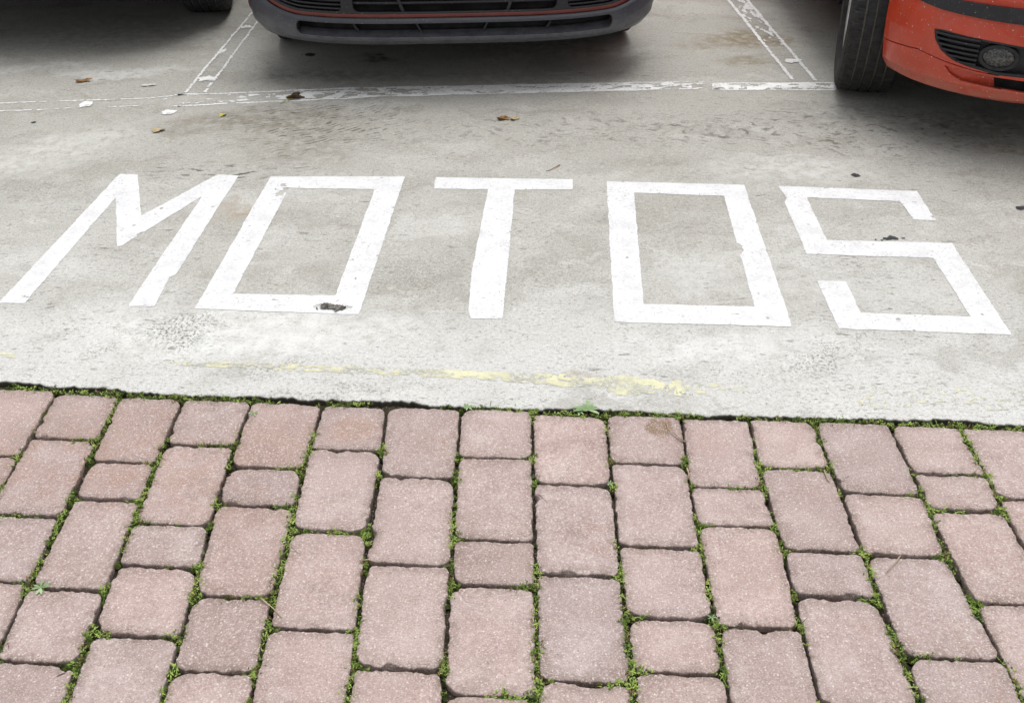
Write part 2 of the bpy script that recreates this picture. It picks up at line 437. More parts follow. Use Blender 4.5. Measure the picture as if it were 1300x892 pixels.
for j in J:
    w = np.array([at(*p) for p in j]); b, a = np.polyfit(w[:, 1], w[:, 0], 1)
    fits.append((a, b, w[:, 1], w[:, 0]-a-b*w[:, 1]))
def joint_x(k, y):
    if 0 <= k < len(fits):
        a, b, wy, r = fits[k]
        o = np.argsort(wy)
        return a+b*y+float(np.interp(y, wy[o], r[o]))
    n = len(fits)-1
    if k < 0: return joint_x(0, 1.6)+(y-1.6)*-.025+k*.153
    return joint_x(n, 1.6)+(y-1.6)*.025+(k-n)*.154
# column index c lies between joints c-1 and c ; row joints in px at the column's centre
ROWS = {0: [(30, 494), (25, 577)],
        1: [(110, 500), (95, 557), (40, 654), (15, 737)],
        2: [(190, 504), (165, 586.5), (145, 633.5), (100, 747)],
        3: [(275, 507), (250, 564), (225, 665), (212, 717.5)],
        4: [(360, 511), (345, 593), (330, 641), (300, 757)],
        5: [(447, 514), (435, 570.6), (420, 674), (398, 799)],
        6: [(537, 516), (530, 605), (520, 716.5)],
        7: [(631, 519), (628, 580.6), (628, 685)],
        8: [(723, 526), (728, 614), (733, 729)],
        9: [(817, 526), (828, 587), (836, 694), (848, 784)],
        10: [(910, 530), (922, 619), (930, 668), (958, 796)],
        11: [(995, 533), (1012, 595), (1043, 700), (1058, 757)],
        12: [(1080, 536), (1118, 627), (1140, 705)],
        13: [(1175, 540), (1205, 602), (1225, 648), (1270, 767)],
        14: [(1262, 543), (1300, 634)]}
SIZES = [.228, .157, .112]
TILT = -.052
rows = {}
rr = random.Random(3)
for c in range(-9, 26):
    if c in ROWS:
        ys = [at(*p)[1] for p in ROWS[c]]
    else:
        xc = (joint_x(c-1, 1.7)+joint_x(c, 1.7))/2
        ys = [float(edge_y(xc))-.018]
    last = None
    while ys[-1] > -.7:
        s = rr.choice(SIZES[:2] if last == .112 else SIZES); last = s
        ys.append(ys[-1]-s)
    rows[c] = ys

vv = []; ff = []; sm = []; tint = []; grime = []
joints = []      # segments for moss: (x0,y0,x1,y1)
corners = []
def rounded(pts, rad, seg):
    out = []
    n = len(pts)
    for i in range(n):
        p0 = np.array(pts[i-1]); p = np.array(pts[i]); p1 = np.array(pts[(i+1) % n])
        r = rad[i]
        a = p+(p0-p)/np.linalg.norm(p0-p)*r; b = p+(p1-p)/np.linalg.norm(p1-p)*r
        k = 7
        for q in range(k):
            t_ = q/(k-1); out.append((1-t_)**2*a+2*t_*(1-t_)*(p*.85+(a+b)/2*.15)+t_**2*b)
        # straight run to next corner start
        r1 = rad[(i+1) % n]
        e = p1+(p-p1)/np.linalg.norm(p1-p)*r1
        m = max(2, int(np.linalg.norm(e-b)/seg))
        for q in range(1, m): out.append(b+(e-b)*q/m)
    return np.array(out)
for c, ys in rows.items():
    for i in range(len(ys)-1):
        yt, yb = ys[i], ys[i+1]
        if yt < -.6: continue
        xm = (joint_x(c-1, (yt+yb)/2)+joint_x(c, (yt+yb)/2))/2
        g = rr.uniform(.0026, .0044)
        def pt(k, y, sx, sy):
            x = joint_x(k, y); return (x+sx*g, y+TILT*(x-xm)+sy*g)
        P4 = [pt(c-1, yb, 1, 1), pt(c, yb, -1, 1), pt(c, yt, -1, -1), pt(c-1, yt, 1, -1)]
        near = abs(xm) < 1.6
        rad = [rr.choice([.010, .014, .017, .021, .028]) for _ in range(4)]
        o = rounded(P4, rad, .0026 if near else .02)
        cen = o.mean(0)
        d = o-cen; L = np.linalg.norm(d, axis=1, keepdims=True); dn = d/L
        # true outward normal
        tg = np.roll(o, -1, 0)-np.roll(o, 1, 0); tg /= np.linalg.norm(tg, axis=1, keepdims=True)+1e-9
        nn = np.stack([tg[:, 1], -tg[:, 0]], 1)
        s1 = (fbm(o[:, 0]*55, o[:, 1]*55, c*7+i, 3)-.5)*.0055+(vnoise(o[:, 0]*210, o[:, 1]*210, c*3+i)-.5)*.0032
        chip = np.maximum(0, fbm(o[:, 0]*30+5, o[:, 1]*30, c+i*3+50, 2)-.70)*-.04
        base_z = rr.uniform(-.0035, .0005); tx = rr.uniform(-.012, .012); ty = rr.uniform(-.012, .012)
        bev = .0004+.0036*np.maximum(0, fbm(o[:, 0]*60, o[:, 1]*60, 90+c, 2)-.35)
        rings = [(s1*.4, -.045, 0), (s1*.7+chip*.6, -.008, 0), (s1+chip, -.0030, 0), (s1+chip-bev*.5, -.0010, 0), (s1+chip-bev*1.3, -.0001, 0), (s1+chip-bev*1.3-.004, 0, 1), (s1+chip-bev*1.3-.0041, 0, 1)]
        b0 = len(vv); n = len(o)
        tv = rr.uniform(.88, 1.07); tr = rr.uniform(.975, 1.02)
        if rr.random() < .15: tr += .025; tv *= .96
        for off, z, _ in rings:
            q = o+nn*np.broadcast_to(off, (n,))[:, None]
            if off is rings[-1][0]: q = q+(cen-q)*.22
            gk = 0. if off is rings[-1][0] else (.75 if off is rings[-2][0] else 1.)
            for p in q:
                grime.append(gk)
                zz = base_z+z+((p[0]-cen[0])*tx+(p[1]-cen[1])*ty if z > -.03 else 0)
                vv.append((p[0], p[1], zz)); tint.append((tv*tr, tv, tv/tr))
        for k in range(len(rings)-1):
            for q in range(n):
                a = b0+k*n+q; b_ = b0+k*n+(q+1) % n
                ff.append((a, b_, b_+n, a+n)); sm.append(True)
        ff.append(tuple(b0+(len(rings)-1)*n+q for q in range(n))); sm.append(False)
        if abs(xm) < 1.5:
            xr = joint_x(c, yb); xr2 = joint_x(c, yt); xl = joint_x(c-1, yb)
            joints.append((xr, yb, xr2, yt, 'v'))
            joints.append((xl, yb+TILT*(xl-xm), xr, yb+TILT*(xr-xm), 'h'))
            corners += [(xl, yb+TILT*(xl-xm)), (xr, yb+TILT*(xr-xm))]
            if i == 0:
                joints.append((xl, yt+TILT*(xl-xm)+.004, xr2, yt+TILT*(xr2-xm)+.004, 'e'))
pv = obj('pavement', vv, ff, M['paver'])
pv.data.polygons.foreach_set('use_smooth', sm)
ca = pv.data.attributes.new('tint', 'FLOAT_COLOR', 'POINT')
ca.data.foreach_set('color', np.array([(*x, 1) for x in tint]).ravel())
ga = pv.data.attributes.new('grime', 'FLOAT', 'POINT'); ga.data.foreach_set('value', grime)
tag(pv, kind='structure')

# soil in the joints (uneven)
gx = np.arange(-2.6, 2.61, .02); gy = np.arange(-.8, 2.1, .02)
GX, GY = np.meshgrid(gx, gy, indexing='ij')
GZ = -.016+(fbm(GX*25, GY*25, 3, 3)-.5)*.012
v = np.stack([GX.ravel(), GY.ravel(), GZ.ravel()], 1); m_ = len(gy)
f = [(i*m_+j, (i+1)*m_+j, (i+1)*m_+j+1, i*m_+j+1) for i in range(len(gx)-1) for j in range(m_-1) if gy[j] < float(edge_y(gx[i]))+.02]
tag(obj('joint_soil', v, f, M['soil'], smooth=True), kind='structure')

# ------------------------------------------------------------------ moss in the joints
def moss_density(x, y, kind):
    d = float(fbm(x*11, y*11, 21, 3))
    k = {'v': .055, 'h': -.045, 'e': .17+(.12 if x < -.55 else (.06 if x < .1 else 0))}[kind]
    dc = min((hypot(x-a, y-b) for a, b in near_c(x, y)), default=1)
    k += .26*math.exp(-(dc/.019)**2)
    # greener right of centre and at the far left, as in the photograph
    k += .05 if x > .35 else (.04 if x < -.45 else 0)
    return (d-.545+k)*6
cgrid = {}
for a, b in corners: cgrid.setdefault((int(a*10//1), int(b*10//1)), []).append((a, b))
def near_c(x, y):
    i, j = int(x*10//1), int(y*10//1); r = []
    for di in (-1, 0, 1):
        for dj in (-1, 0, 1): r += cgrid.get((i+di, j+dj), [])
    return r
mv = []; mf = []; bv = []; bf = []
mr = random.Random(11)
def blade(V, F, p, ang, el, ln, wd, curl=.3):
    """small pointed leaf"""
    dx, dy = cos(ang), sin(ang); px, py = -dy, dx
    pts = []
    for t_, w_ in ((0, .25), (.5, 1), (1, 0)):
        h = ln*t_*sin(el)-curl*ln*t_*t_*.5; r = ln*t_*cos(el)
        if w_: pts += [(p[0]+dx*r+px*wd*w_/2, p[1]+dy*r+py*wd*w_/2, p[2]+h), (p[0]+dx*r-px*wd*w_/2, p[1]+dy*r-py*wd*w_/2, p[2]+h)]
        else: pts.append((p[0]+dx*r, p[1]+dy*r, p[2]+h))
    b = len(V); V += pts; F += [(b, b+1, b+3, b+2), (b+2, b+3, b+4)]
def cushion(V, F, x, y, r, h):
    b = len(V); n = 8; V.append((x, y, -.010+h))
    for ring, (rr_, zz) in enumerate(((.55, .72), (1, 0))):
        for k in range(n):
            a = 2*pi*k/n; q = r*rr_*mr.uniform(.75, 1.25)
            V.append((x+cos(a)*q, y+sin(a)*q, -.012+h*zz))
    for k in range(n):
        k1 = (k+1) % n
        F.append((b, b+1+k, b+1+k1)); F.append((b+1+k, b+1+n+k, b+1+n+k1, b+1+k1))
for (x0, y0, x1, y1, kd) in joints:
    if max(y0, y1) < .85: continue
    L = hypot(x1-x0, y1-y0); n = int(L/.0035)
    for q in range(n):
        t_ = (q+mr.random())/n
        x = x0+(x1-x0)*t_; y = y0+(y1-y0)*t_
        d = moss_density(x, y, kd)
        w = .0045 if kd != 'e' else .007
        if mr.random() < .06+d*.8:
            jx, jy = mr.gauss(0, w*.6), mr.gauss(0, w*.6)
            cushion(bv, bf, x+(jx if kd == 'v' else 0), y+(jy if kd != 'v' else 0), mr.uniform(.003, .0065), mr.uniform(.003, .010)*(1+.3*max(0, min(d, 1))))
        if d > .22 and mr.random() < min(1, d*1.0):
            s = mr.uniform(.55, 1.0)*(1+.4*min(d, 1.3))
            jx, jy = mr.gauss(0, w), mr.gauss(0, w)
            for _ in range(mr.randint(7, 12)):
                if mr.random() < .012: blade(mv, mf, (x+jx, y+jy, -.002), mr.uniform(0, 2*pi), mr.uniform(.3, 1.0), mr.uniform(.012, .022), .0016)
                blade(mv, mf, (x+jx+mr.gauss(0, .0015), y+jy+mr.gauss(0, .0015), mr.uniform(-.006, -.001)), mr.uniform(0, 2*pi), mr.uniform(.2, 1.3), mr.uniform(.003, .0072)*s, mr.uniform(.0012, .0024)*s)
print('moss', len(mf), len(bf))
nb = len(bv)
allv = bv+mv; allf = bf+[tuple(i+nb for i in q) for q in mf]
mo = obj('moss', allv, allf, [M['moss_bed'], M['moss_leaf']], fmat=[0]*len(bf)+[1]*len(mf))
R3 = np.random.default_rng(5)
mi = np.array([0]*len(bf)+[1]*len(mf)); blade_id = np.arange(len(mf))//2//9
kinds = R3.choice([1, 1, 1, 1, 2, 3], blade_id.max()+1 if len(mf) else 1)
mi[len(bf):] = kinds[blade_id]
mo.data.materials.append(M['moss_dark']); mo.data.materials.append(M['moss_dead'])
mo.data.polygons.foreach_set('material_index', mi.tolist())
tag(mo, 'bright green moss and tiny weeds growing in the joints between the pink pavers', 'moss', kind='stuff')

# ------------------------------------------------------------------ weeds, leaves, twigs (each a thing)
def rosette(px, py, r, n, label, seed, spread=(0, 2*pi), mat='weed_leaf'):
    X, Y = at(px, py); R = random.Random(seed)
    V = []; F = []
    for k in range(n):
        a = spread[0]+(spread[1]-spread[0])*(k+R.uniform(-.3, .3))/n
        L = r*R.uniform(.6, 1.0); W = L*R.uniform(.22, .30); el = R.uniform(.15, .5)
        ns = 7; b = len(V)
        for i in range(ns+1):
            u = i/ns; w = W*(.12+.95*sin(pi*min(1, u**1.3))**.8)*(1-.1*u) if u < 1 else .0004
            rr2 = L*u; h = L*(u*sin(el)-.55*u*u*sin(el)*1.4)+.001
            for sgn, hh in ((-1, .12), (0, -.02), (1, .12)):
                V.append((cos(a)*rr2-sin(a)*w/2*sgn, sin(a)*rr2+cos(a)*w/2*sgn, max(.0005, h+abs(sgn)*hh*w)))
        for i in range(ns):
            for s_ in range(2):
                q = b+i*3+s_; F.append((q, q+3, q+4, q+1))
    o = obj('weed', V, F, M[mat], smooth=True, loc=(X, Y, .0))
    tag(o, label, 'weed', 'weeds growing from the paver joints'); return o
rosette(746, 521, .036, 9, 'pale green rosette weed at the concrete edge, above centre of the paving', 3, (-.5, 3.9))
rosette(735, 523, .022, 7, 'smaller grey green rosette weed just left of the largest edge weed', 5)
rosette(52, 746, .020, 7, 'small pale green weed in a joint near the lower left corner', 6)
rosette(594, 517, .017, 8, 'little green weed sprouting at the concrete edge left of the letter T column', 8, mat='weed_leaf')
rosette(322, 525, .014, 6, 'tiny pale weed at the concrete edge below the first letter O', 9)
rosette(774, 614, .011, 6, 'tiny blue green weed in a joint where three pavers meet near the centre', 10)
rosette(904, 784, .011, 5, 'tiny green weed at a paver corner low in the picture, right of centre', 12)

def leaf(px, py, size, mat, label, seed, lobes=5, rot=0, stem=None, squash=.6, z=0.0, lift=.25):
    X, Y = at(px, py); R = random.Random(seed)
    V = [(0, 0, .004)]; F = []; n = 44; size *= .85
    for ring in (.35, .7, 1.0):
        for k in range(n):
            a = 2*pi*k/n
            r = (.62+.38*abs(cos(a*lobes/2))**1.2)*(1+.12*sin(a*9+seed))*size
            r *= R.uniform(.9, 1.08) if ring == 1 else 1
            x = cos(a)*r*ring; y = sin(a)*r*ring*squash
            h = lift*size*(.5+.5*sin(a*2+seed))*ring**1.6+.25*size*abs(y)/size*ring+R.uniform(0, .06)*size
            V.append((x, y, .001+h))
    for k in range(n):
        k1 = (k+1) % n; F.append((0, 1+k, 1+k1))
        for q in range(2): F.append((1+q*n+k, 1+(q+1)*n+k, 1+(q+1)*n+k1, 1+q*n+k1))
    o = obj('fallen_leaf', V, F, M[mat], smooth=True, loc=(X, Y, z)); o.rotation_euler = (0, 0, rot)
    m = o.modifiers.new('thickness', 'SOLIDIFY'); m.thickness = .0006
    tag(o, label, 'leaf', 'fallen leaves on the ground')
    if stem:
        tube('stem', [(0, 0, .004), (stem[0]*.5, stem[1]*.5, .008), (stem[0], stem[1], .003)], .0016, M['yellow_leaf'], o)
    return o
def tube(name, pts, r, mat, parent=None, n=6, taper=1.0):
    pts = [np.array(p, float) for p in pts]; V = []; F = []
    for i, p in enumerate(pts):
        d = pts[min(i+1, len(pts)-1)]-pts[max(i-1, 0)]; d /= np.linalg.norm(d)+1e-9
        u = np.cross(d, (0, 0, 1.0));
        if np.linalg.norm(u) < 1e-4: u = np.array((1., 0, 0))
        u /= np.linalg.norm(u); w = np.cross(u, d)
        rr2 = r*(1+(taper-1)*i/(len(pts)-1))
        for k in range(n):
            a = 2*pi*k/n; V.append(p+u*cos(a)*rr2+w*sin(a)*rr2)
    for i in range(len(pts)-1):
        for k in range(n):
            k1 = (k+1) % n; F.append((i*n+k, i*n+k1, (i+1)*n+k1, (i+1)*n+k))
    F.append(tuple(range(n))[::-1]); F.append(tuple((len(pts)-1)*n+k for k in range(n)))
    return obj(name, V, F, mat, parent, smooth=True)
leaf(105, 104, .042, 'dry_leaf', 'curled brown leaf lying in front of the dark car at the far left', 1, 3, .2, squash=.45)
leaf(189, 109, .034, 'pale_leaf', 'flat bleached grey leaf lying beside the brown curled one', 2, 2, .25, squash=.5, lift=.05)
leaf(201, 167, .030, 'tan_leaf', 'small tan leaf lying below the left end of the cracked line', 3, 3, .4, squash=.6)
leaf(283, 147, .022, 'yellow_leaf', 'tiny yellowish leaf lying on the brown stain below the cracked line', 4, 4, 1.0)
leaf(375, 126, .045, 'dark_leaf', 'dark crumpled leaf with a yellow stem lying on the cracked line', 5, 5, .3, stem=(-.06, -.035), squash=.5, lift=.4)
leaf(638, 152, .030, 'dry_leaf', 'brown crumpled leaf lying above the letter T', 6, 3, 0, squash=.6, lift=.35)
leaf(653, 152, .024, 'tan_leaf', 'light brown folded leaf touching the crumpled one above the letter T', 7, 3, .5, squash=.6, lift=.35)
def twig(name, pxs, r, label, mat='twig', z=.003, cat='twig', taper=.5):
    w = [at(*p) for p in pxs]; X, Y = w[0]
    pts = [(a-X, b-Y, z+.002*sin(i*2)) for i, (a, b) in enumerate(w)]
    o = tube(name, pts, r, M[mat], taper=taper); o.location = (X, Y, 0); tag(o, label, cat, 'twigs and dry stalks on the paving'); return o
twig('dry_stalk', [(869, 562), (856, 552), (848, 545), (846, 535)], .0016, 'dry pale stalk lying across the brown stain on the paver at the edge')
twig('twig', [(1143, 706), (1135, 717), (1124, 728)], .0013, 'thin bent twig in the paving at the lower right, below a mossy corner')
twig('twig', [(1046, 598), (1049, 608), (1053, 613)], .0018, 'short brown twig on the joint left of the lower right corner, under the last O')
twig('twig', [(331, 760), (345, 772), (358, 784)], .0013, 'thin dry twig in the joint at the lower left of centre')
twig('twig', [(456, 713), (468, 712), (480, 714)], .0012, 'thin dry twig lying flat across a joint above the lowest central pavers')
twig('twig', [(872, 595), (874, 602), (873, 609)], .0020, 'pale short seed husk standing in the joint right of the centre')
twig('dry_stalk', [(711, 210), (705, 214), (697, 217), (693, 218)], .0015, 'thin rusty stalk lying above the right end of the T bar', 'dry_leaf')

# ------------------------------------------------------------------ painted letters
LET = {
 'M': [(-2, 385), (31, 385.5), (147, 251), (149, 313), (155, 312), (257, 249), (164, 386), (164, 388.5), (196, 389.5), (215, 352), (223, 349), (303, 223), (276, 222), (179, 274.5), (175, 222), (152, 221)],
 'O': [(343.5, 224.4), (514, 224.4), (455.4, 399.7), (247, 392)], 'Oi': [(367, 239), (475.7, 240.6), (425.7, 375.3), (296, 373.3)],
 'T': [(553.5, 225.4), (727, 228), (727, 241), (653.4, 241.3), (638, 405.4), (598, 404.7), (595, 393), (599, 345.5), (619.5, 240.6), (550.8, 240)],
 'P': [(770, 230.5), (944.6, 234.9), (1006, 414.9), (780, 409)], 'Pi': [(805, 245), (919, 249), (958, 389.5), (817, 386)],
}
LET['S'] = [(860+a/2.955, 200+b/2.955) for a, b in [(375, 107), (898, 127), (970, 237), (885, 233), (835, 165), (485, 150), (560, 310), (1030, 322), (1252, 665), (605, 642), (523, 462), (632, 465), (687, 583), (1100, 598), (960, 377), (485, 363), (402, 168), (412, 152)]]
def grid(x0, x1, y0, y1, s):
    U = np.arange(x0, x1+s, s); V = np.arange(y0, y1+s, s)
    return (U, V)+tuple(np.meshgrid(U, V, indexing='ij'))
def flat(z): return lambda u, v: (u, v, np.full(u.shape, z))
def place(o):
    """move the origin of a world-built mesh to its centre on the ground"""
    n = len(o.data.vertices); a = np.empty(n*3); o.data.vertices.foreach_get('co', a); a = a.reshape(-1, 3)
    c = (a.min(0)+a.max(0))/2; c[2] = 0
    a -= c; o.data.vertices.foreach_set('co', a.ravel()); o.location = c; o.data.update(); return o
WORLD_MATS = ()
def letter(key, inner, label, seed, chips=()):
    P = [at(*p) for p in LET[key]]
    xs_ = [p[0] for p in P]; ys_ = [p[1] for p in P]
    U, V, GX, GY = grid(min(xs_)-.02, max(xs_)+.02, min(ys_)-.02, max(ys_)+.02, .0032)
    F = sdf_poly(GX, GY, P)
    if inner: F = np.minimum(F, -sdf_poly(GX, GY, [at(*p) for p in LET[inner]]))
    F = F+(fbm(GX*30, GY*30, seed, 3)-.5)*.0045+(fbm(GX*140, GY*140, seed+5, 2)-.5)*.0025
    F = np.minimum(F, (.79-fbm(GX*26, GY*26, seed+9, 4))*.09+.004)      # chipped-out flakes
    F = np.minimum(F, (.86-fbm(GX*90, GY*90, seed+19, 2))*.05)          # pinholes
    for (px, py, rx, ry, amt) in chips:
        X, Y = at(px, py); d = np.sqrt(((GX-X)/rx)**2+((GY-Y)/ry)**2)
        F = np.minimum(F, (d-1+amt*(fbm(GX*45, GY*45, seed+31, 3)-.5)*4)*.02)
    o = iso('painted_letter', F, U, V, flat(.0010), M['white_paint'])
    place(o)
    tag(o, label, 'painted letter', 'white letters painted on the concrete'); return o
letter('M', None, 'white painted letter M, first of the word MOTOS', 31, [(181, 297, .018, .016, .6), (205, 265, .006, .008, .3)])
letter('O', 'Oi', 'white painted letter O between M and T, slanting and chipped at lower right', 32, [(420, 391, .03, .012, 1.0), (357, 243, .012, .03, 1.3)])
letter('T', None, 'white painted letter T in the middle of the word MOTOS', 33)
letter('P', 'Pi', 'white painted letter O between T and S', 34, [(940, 316, .004, .02, 1.0)])
letter('S', None, 'white painted letter S, last of the word MOTOS', 35, [(1140, 406, .005, .006, .4)])

def blotch(name, px, py, rx, ry, label, cat, mat, seed, z=.0027, amp=1.1, fr=60, h=0, rot=0):
    X, Y = at(px, py)
    U, V, GX, GY = grid(-rx*1.6, rx*1.6, -ry*1.6, ry*1.6, .0016)
    d = np.sqrt((GX/rx)**2+(GY/ry)**2)
    F = (1-d+(fbm((GX+X)*fr, (GY+Y)*fr, seed, 4)-.5)*amp*2)*.01
    def s(u, v):
        zz = z+h*np.clip(fbm(u*150, v*150, seed+3, 3)-.3, 0, 1)
        return (u, v, zz)
    o = iso(name, F, U, V, s, M[mat], smooth=True)
    if o is None: return
    o.location = (X, Y, 0); o.rotation_euler = (0, 0, rot); tag(o, label, cat); return o
blotch('debris', 418, 391, .030, .014, 'clump of dark grey crumbly debris on the lower right corner of the first O', 'debris', 'grey_debris', 3, .0020, 1.3, 60, .012)
blotch('tar_stain', 1133, 303, .042, .010, 'black tar smear on the middle bar of the S', 'stain', 'tar', 4, .0024, 1.3, 50)
blotch('tar_stain', 1087, 223, .016, .016, 'small black tar spot above the letter S', 'stain', 'tar', 5, .0014, .7, 60)
blotch('tar_stain', 1298, 264, .02, .012, 'black tar mark right of the letter S at the picture edge', 'stain', 'tar', 6, .0014, .9, 60)
blotch('tar_stain', 391, 70, .024, .02, 'small dark oil spot in front of the middle car, left of its centre', 'stain', 'tar', 7, .0014, .8, 60)
blotch('tar_stain', 42, 156, .010, .009, 'tiny black spot below the left end of the thin outline', 'stain', 'tar', 8, .0014, .8, 60)
blotch('paint_patch', 110, 133, .026, .032, 'white painted oval spot on the thin outline at left', 'marking', 'old_white_paint', 9, .0026, .55, 50)
blotch('paint_patch', 627, 115, .028, .024, 'white painted round plug on the cracked line', 'marking', 'white_paint', 10, .0030, .35, 50)
blotch('paint_patch', 213, 143, .026, .018, 'white paint flake below the corner of the left bay line', 'marking', 'old_white_paint', 11, .0022, 1.2, 50)
blotch('paint_patch', 263, 101, .034, .025, 'white paint flake on the left bay outline near its lower end', 'marking', 'old_white_paint', 12, .0028, .9, 50)
blotch('paint_patch', 313, 35, .032, .02, 'white paint dash on the left bay outline near the car', 'marking', 'old_white_paint', 13, .0028, .9, 60)
blotch('paint_patch', 1006, 78, .034, .022, 'white paint flake on the right bay line near its lower end', 'marking', 'old_white_paint', 14, .0028, .8, 50)
blotch('paint_patch', 282, 66, .012, .03, 'faint white paint scrap between the left bay outlines', 'marking', 'old_white_paint', 15, .0016, 1.3, 70)

# ------------------------------------------------------------------ worn lines
def strip(name, top, bot, dens, edge, label, mat, seed, z=.0014, step=.0028, ew=.009, fr=60, stretch=2.5, group=None, wob=.006):
    """worn stripe between two pixel polylines; dens(u) 0..1 = how much fill survives, edge(u) = outline strength"""
    T = np.array([at(*p) for p in top]); B = np.array([at(*p) for p in bot])
    def arc(P):
        d = np.concatenate([[0], np.cumsum(np.hypot(*np.diff(P, axis=0).T))]); return d/d[-1], d[-1]
    at_, LT = arc(T); ab_, LB = arc(B)
    W = float(np.mean([np.hypot(*(T[0]-B[0])), np.hypot(*(T[-1]-B[-1]))]))
    U = np.linspace(0, 1, max(4, int(LT/step))); V = np.linspace(-.15, 1.15, max(6, int(W*1.3/step)))
    GU, GV = np.meshgrid(U, V, indexing='ij')
    def s(u, v):
        tx = np.interp(u, at_, T[:, 0]); ty = np.interp(u, at_, T[:, 1]); bx = np.interp(u, ab_, B[:, 0]); by = np.interp(u, ab_, B[:, 1])
        return (bx+(tx-bx)*v, by+(ty-by)*v, np.full(np.shape(u), z))
    X, Y, _ = s(GU, GV)
    lu = GU*LT; lv = GV*W
    wobv = (fbm(lu*14, lv*0+3, seed, 3)-.5)*wob*2
    e0 = lv+wobv; e1 = W-lv+wobv
    inside = np.minimum(e0, e1)
    D = dens(GU); E = edge(GU)
    n1 = fbm(lu*fr/stretch, lv*fr, seed+3, 5); n2 = fbm(lu*fr*2, lv*fr*2, seed+7, 3)
    fill = (D-.5)*.62+(.5-n1)*1.1+(.5-n2)*.35
    fill = np.minimum(fill*.02, inside)
    ln = ew*.5-np.abs(inside-ew*.5)
    eb = fbm(lu*16, lv*3+np.where(e0 < e1, 0, 50), seed+11, 4)
    ln = np.minimum(ln+(n2-.5)*.012, (E-.5+(.5-eb)*1.6)*.02)
    F = np.maximum(fill, ln)
    F[0, :] = -.001; F[-1, :] = -.001
    F = F-(.0 if False else 0)
    o = iso(name, F, U, V, s, M[mat]); place(o)
    return tag(o, label, 'marking', group)
def pw(*kv):
    xs_, ys_ = zip(*kv); return lambda u: np.interp(u, xs_, ys_)
G_ = 'worn lines marking out the parking bays'
strip('bay_line', [(-60, 132), (0, 131), (112, 127), (190, 125), (237, 119)], [(-60, 143), (0, 142), (101, 138), (190, 135), (233, 136)],
      pw((0, -.6), (.8, -.5), (.95, .1), (1, .2)), pw((0, .62), (1, .75)), 'thin white outline of a removed line at the far left', 'old_white_paint', 61, ew=.010, group=G_)
strip('bay_line', [(225, 120), (300, 118), (440, 112), (860, 104), (915, 103)], [(225, 136), (300, 132), (440, 126), (494, 123), (860, 114), (915, 114)],
      pw((0, .05), (.1, .25), (.15, .42), (.22, .66), (.3, .6), (.34, .5), (.5, .82), (.62, .80), (.8, .66), (.92, .5), (1, .1)), pw((0, .95), (.3, .9), (.6, .8), (1, .4)),
      'long cracked and flaking white line in front of the middle car', 'old_white_paint', 62, ew=.010, group=G_)
strip('bay_line', [(904, 105.5), (1062, 105)], [(904, 115), (1062, 115)], pw((0, .62), (.8, .72), (.9, .3), (1, .75)), pw((0, .6), (1, .7)),
      'short faded white line ending at the tyre of the red car', 'old_white_paint', 63, ew=.01, group=G_)
strip('bay_line', [(233.5, 118), (321.5, 13.5), (333, -2)], [(262, 118), (331, 24), (350, -2)],
      pw((0, -.3), (1, -.3)), pw((0, 1.05), (1, .95)), 'narrow double outlined bay line beside the middle car at its left', 'old_white_paint', 64, ew=.010, group=G_, z=.0020, wob=.003)
strip('bay_line', [(1004, 101.5), (922.6, 0), (905, -22)], [(1037.7, 103), (949.7, 0), (931, -22)],
      pw((0, -.1), (.35, .15), (.6, .45), (1, .6)), pw((0, 1.05), (1, 1.1)), 'outlined and flaking bay line left of the red car', 'old_white_paint', 65, ew=.014, group=G_, z=.0020, wob=.004)
strip('yellow_line', [(215, 457), (330, 461), (520, 468), (700, 475), (800, 480), (955, 487)], [(215, 464), (330, 469), (520, 477), (700, 488), (800, 500), (880, 503), (955, 497)],
      pw((0, .46), (.2, .54), (.35, .48), (.55, .60), (.75, .68), (.9, .50), (1, .15)), pw((0, .3), (1, .3)), 'faded yellow line along the concrete edge below the letters', 'yellow_paint', 66, z=.0007, step=.0022, ew=.01, fr=170, stretch=1.6)
strip('yellow_line', [(-30, 446), (20, 448)], [(-30, 452), (20, 455)], pw((0, .8), (1, .5)), pw((0, .3), (1, .3)), 'short end of faded yellow line at the left picture edge', 'yellow_paint', 67, z=.0007, step=.0022, fr=150)
strip('yellow_line', [(1070, 487), (1180, 490), (1330, 497)], [(1070, 514), (1180, 518), (1330, 524)], pw((0, .25), (.3, .19), (.6, .21), (1, .27)), pw((0, .0), (1, .0)), 'scattered yellow paint flecks near the edge below the letter S', 'yellow_paint', 68, z=.0007, step=.0022, fr=150, stretch=1.6)['kind'] = 'stuff'

# ------------------------------------------------------------------ cars
M['rubber'] = None
t = NT('tyre_rubber')
c = t.mix(t.step(t.noise(40, 4, .6), .3, .7), (.014, .014, .015), (.034, .033, .032))
c = t.mix(t.step(t.noise(400, 2), .6, .72, 0., .35), c, (.22, .21, .19))
t.bump(t.noise(300, 3), .4, .001)
M['rubber'] = t.done(c, .75, None, .35)
M['groove'] = simple('tread_groove', (.12, .112, .095), .9, 0, .3, 200, 0, .1)
M['rim'] = simple('alloy_rim', (.55, .55, .56), .35, .9, .1, 40)
M['dark_plastic'] = simple('black_plastic', (.020, .020, .023), .5, 0, .3, 60, .0008, .4)
M['under'] = simple('underbody', (.02, .02, .02), .9, 0, .3, 20, 0, .1)
M['glass'] = simple('tinted_glass', (.02, .025, .03), .05, 0, .1, 5, 0, .8)
M['lamp_glass'] = simple('headlamp_glass', (.55, .56, .58), .12, .3, .15, 80, .001, .8)
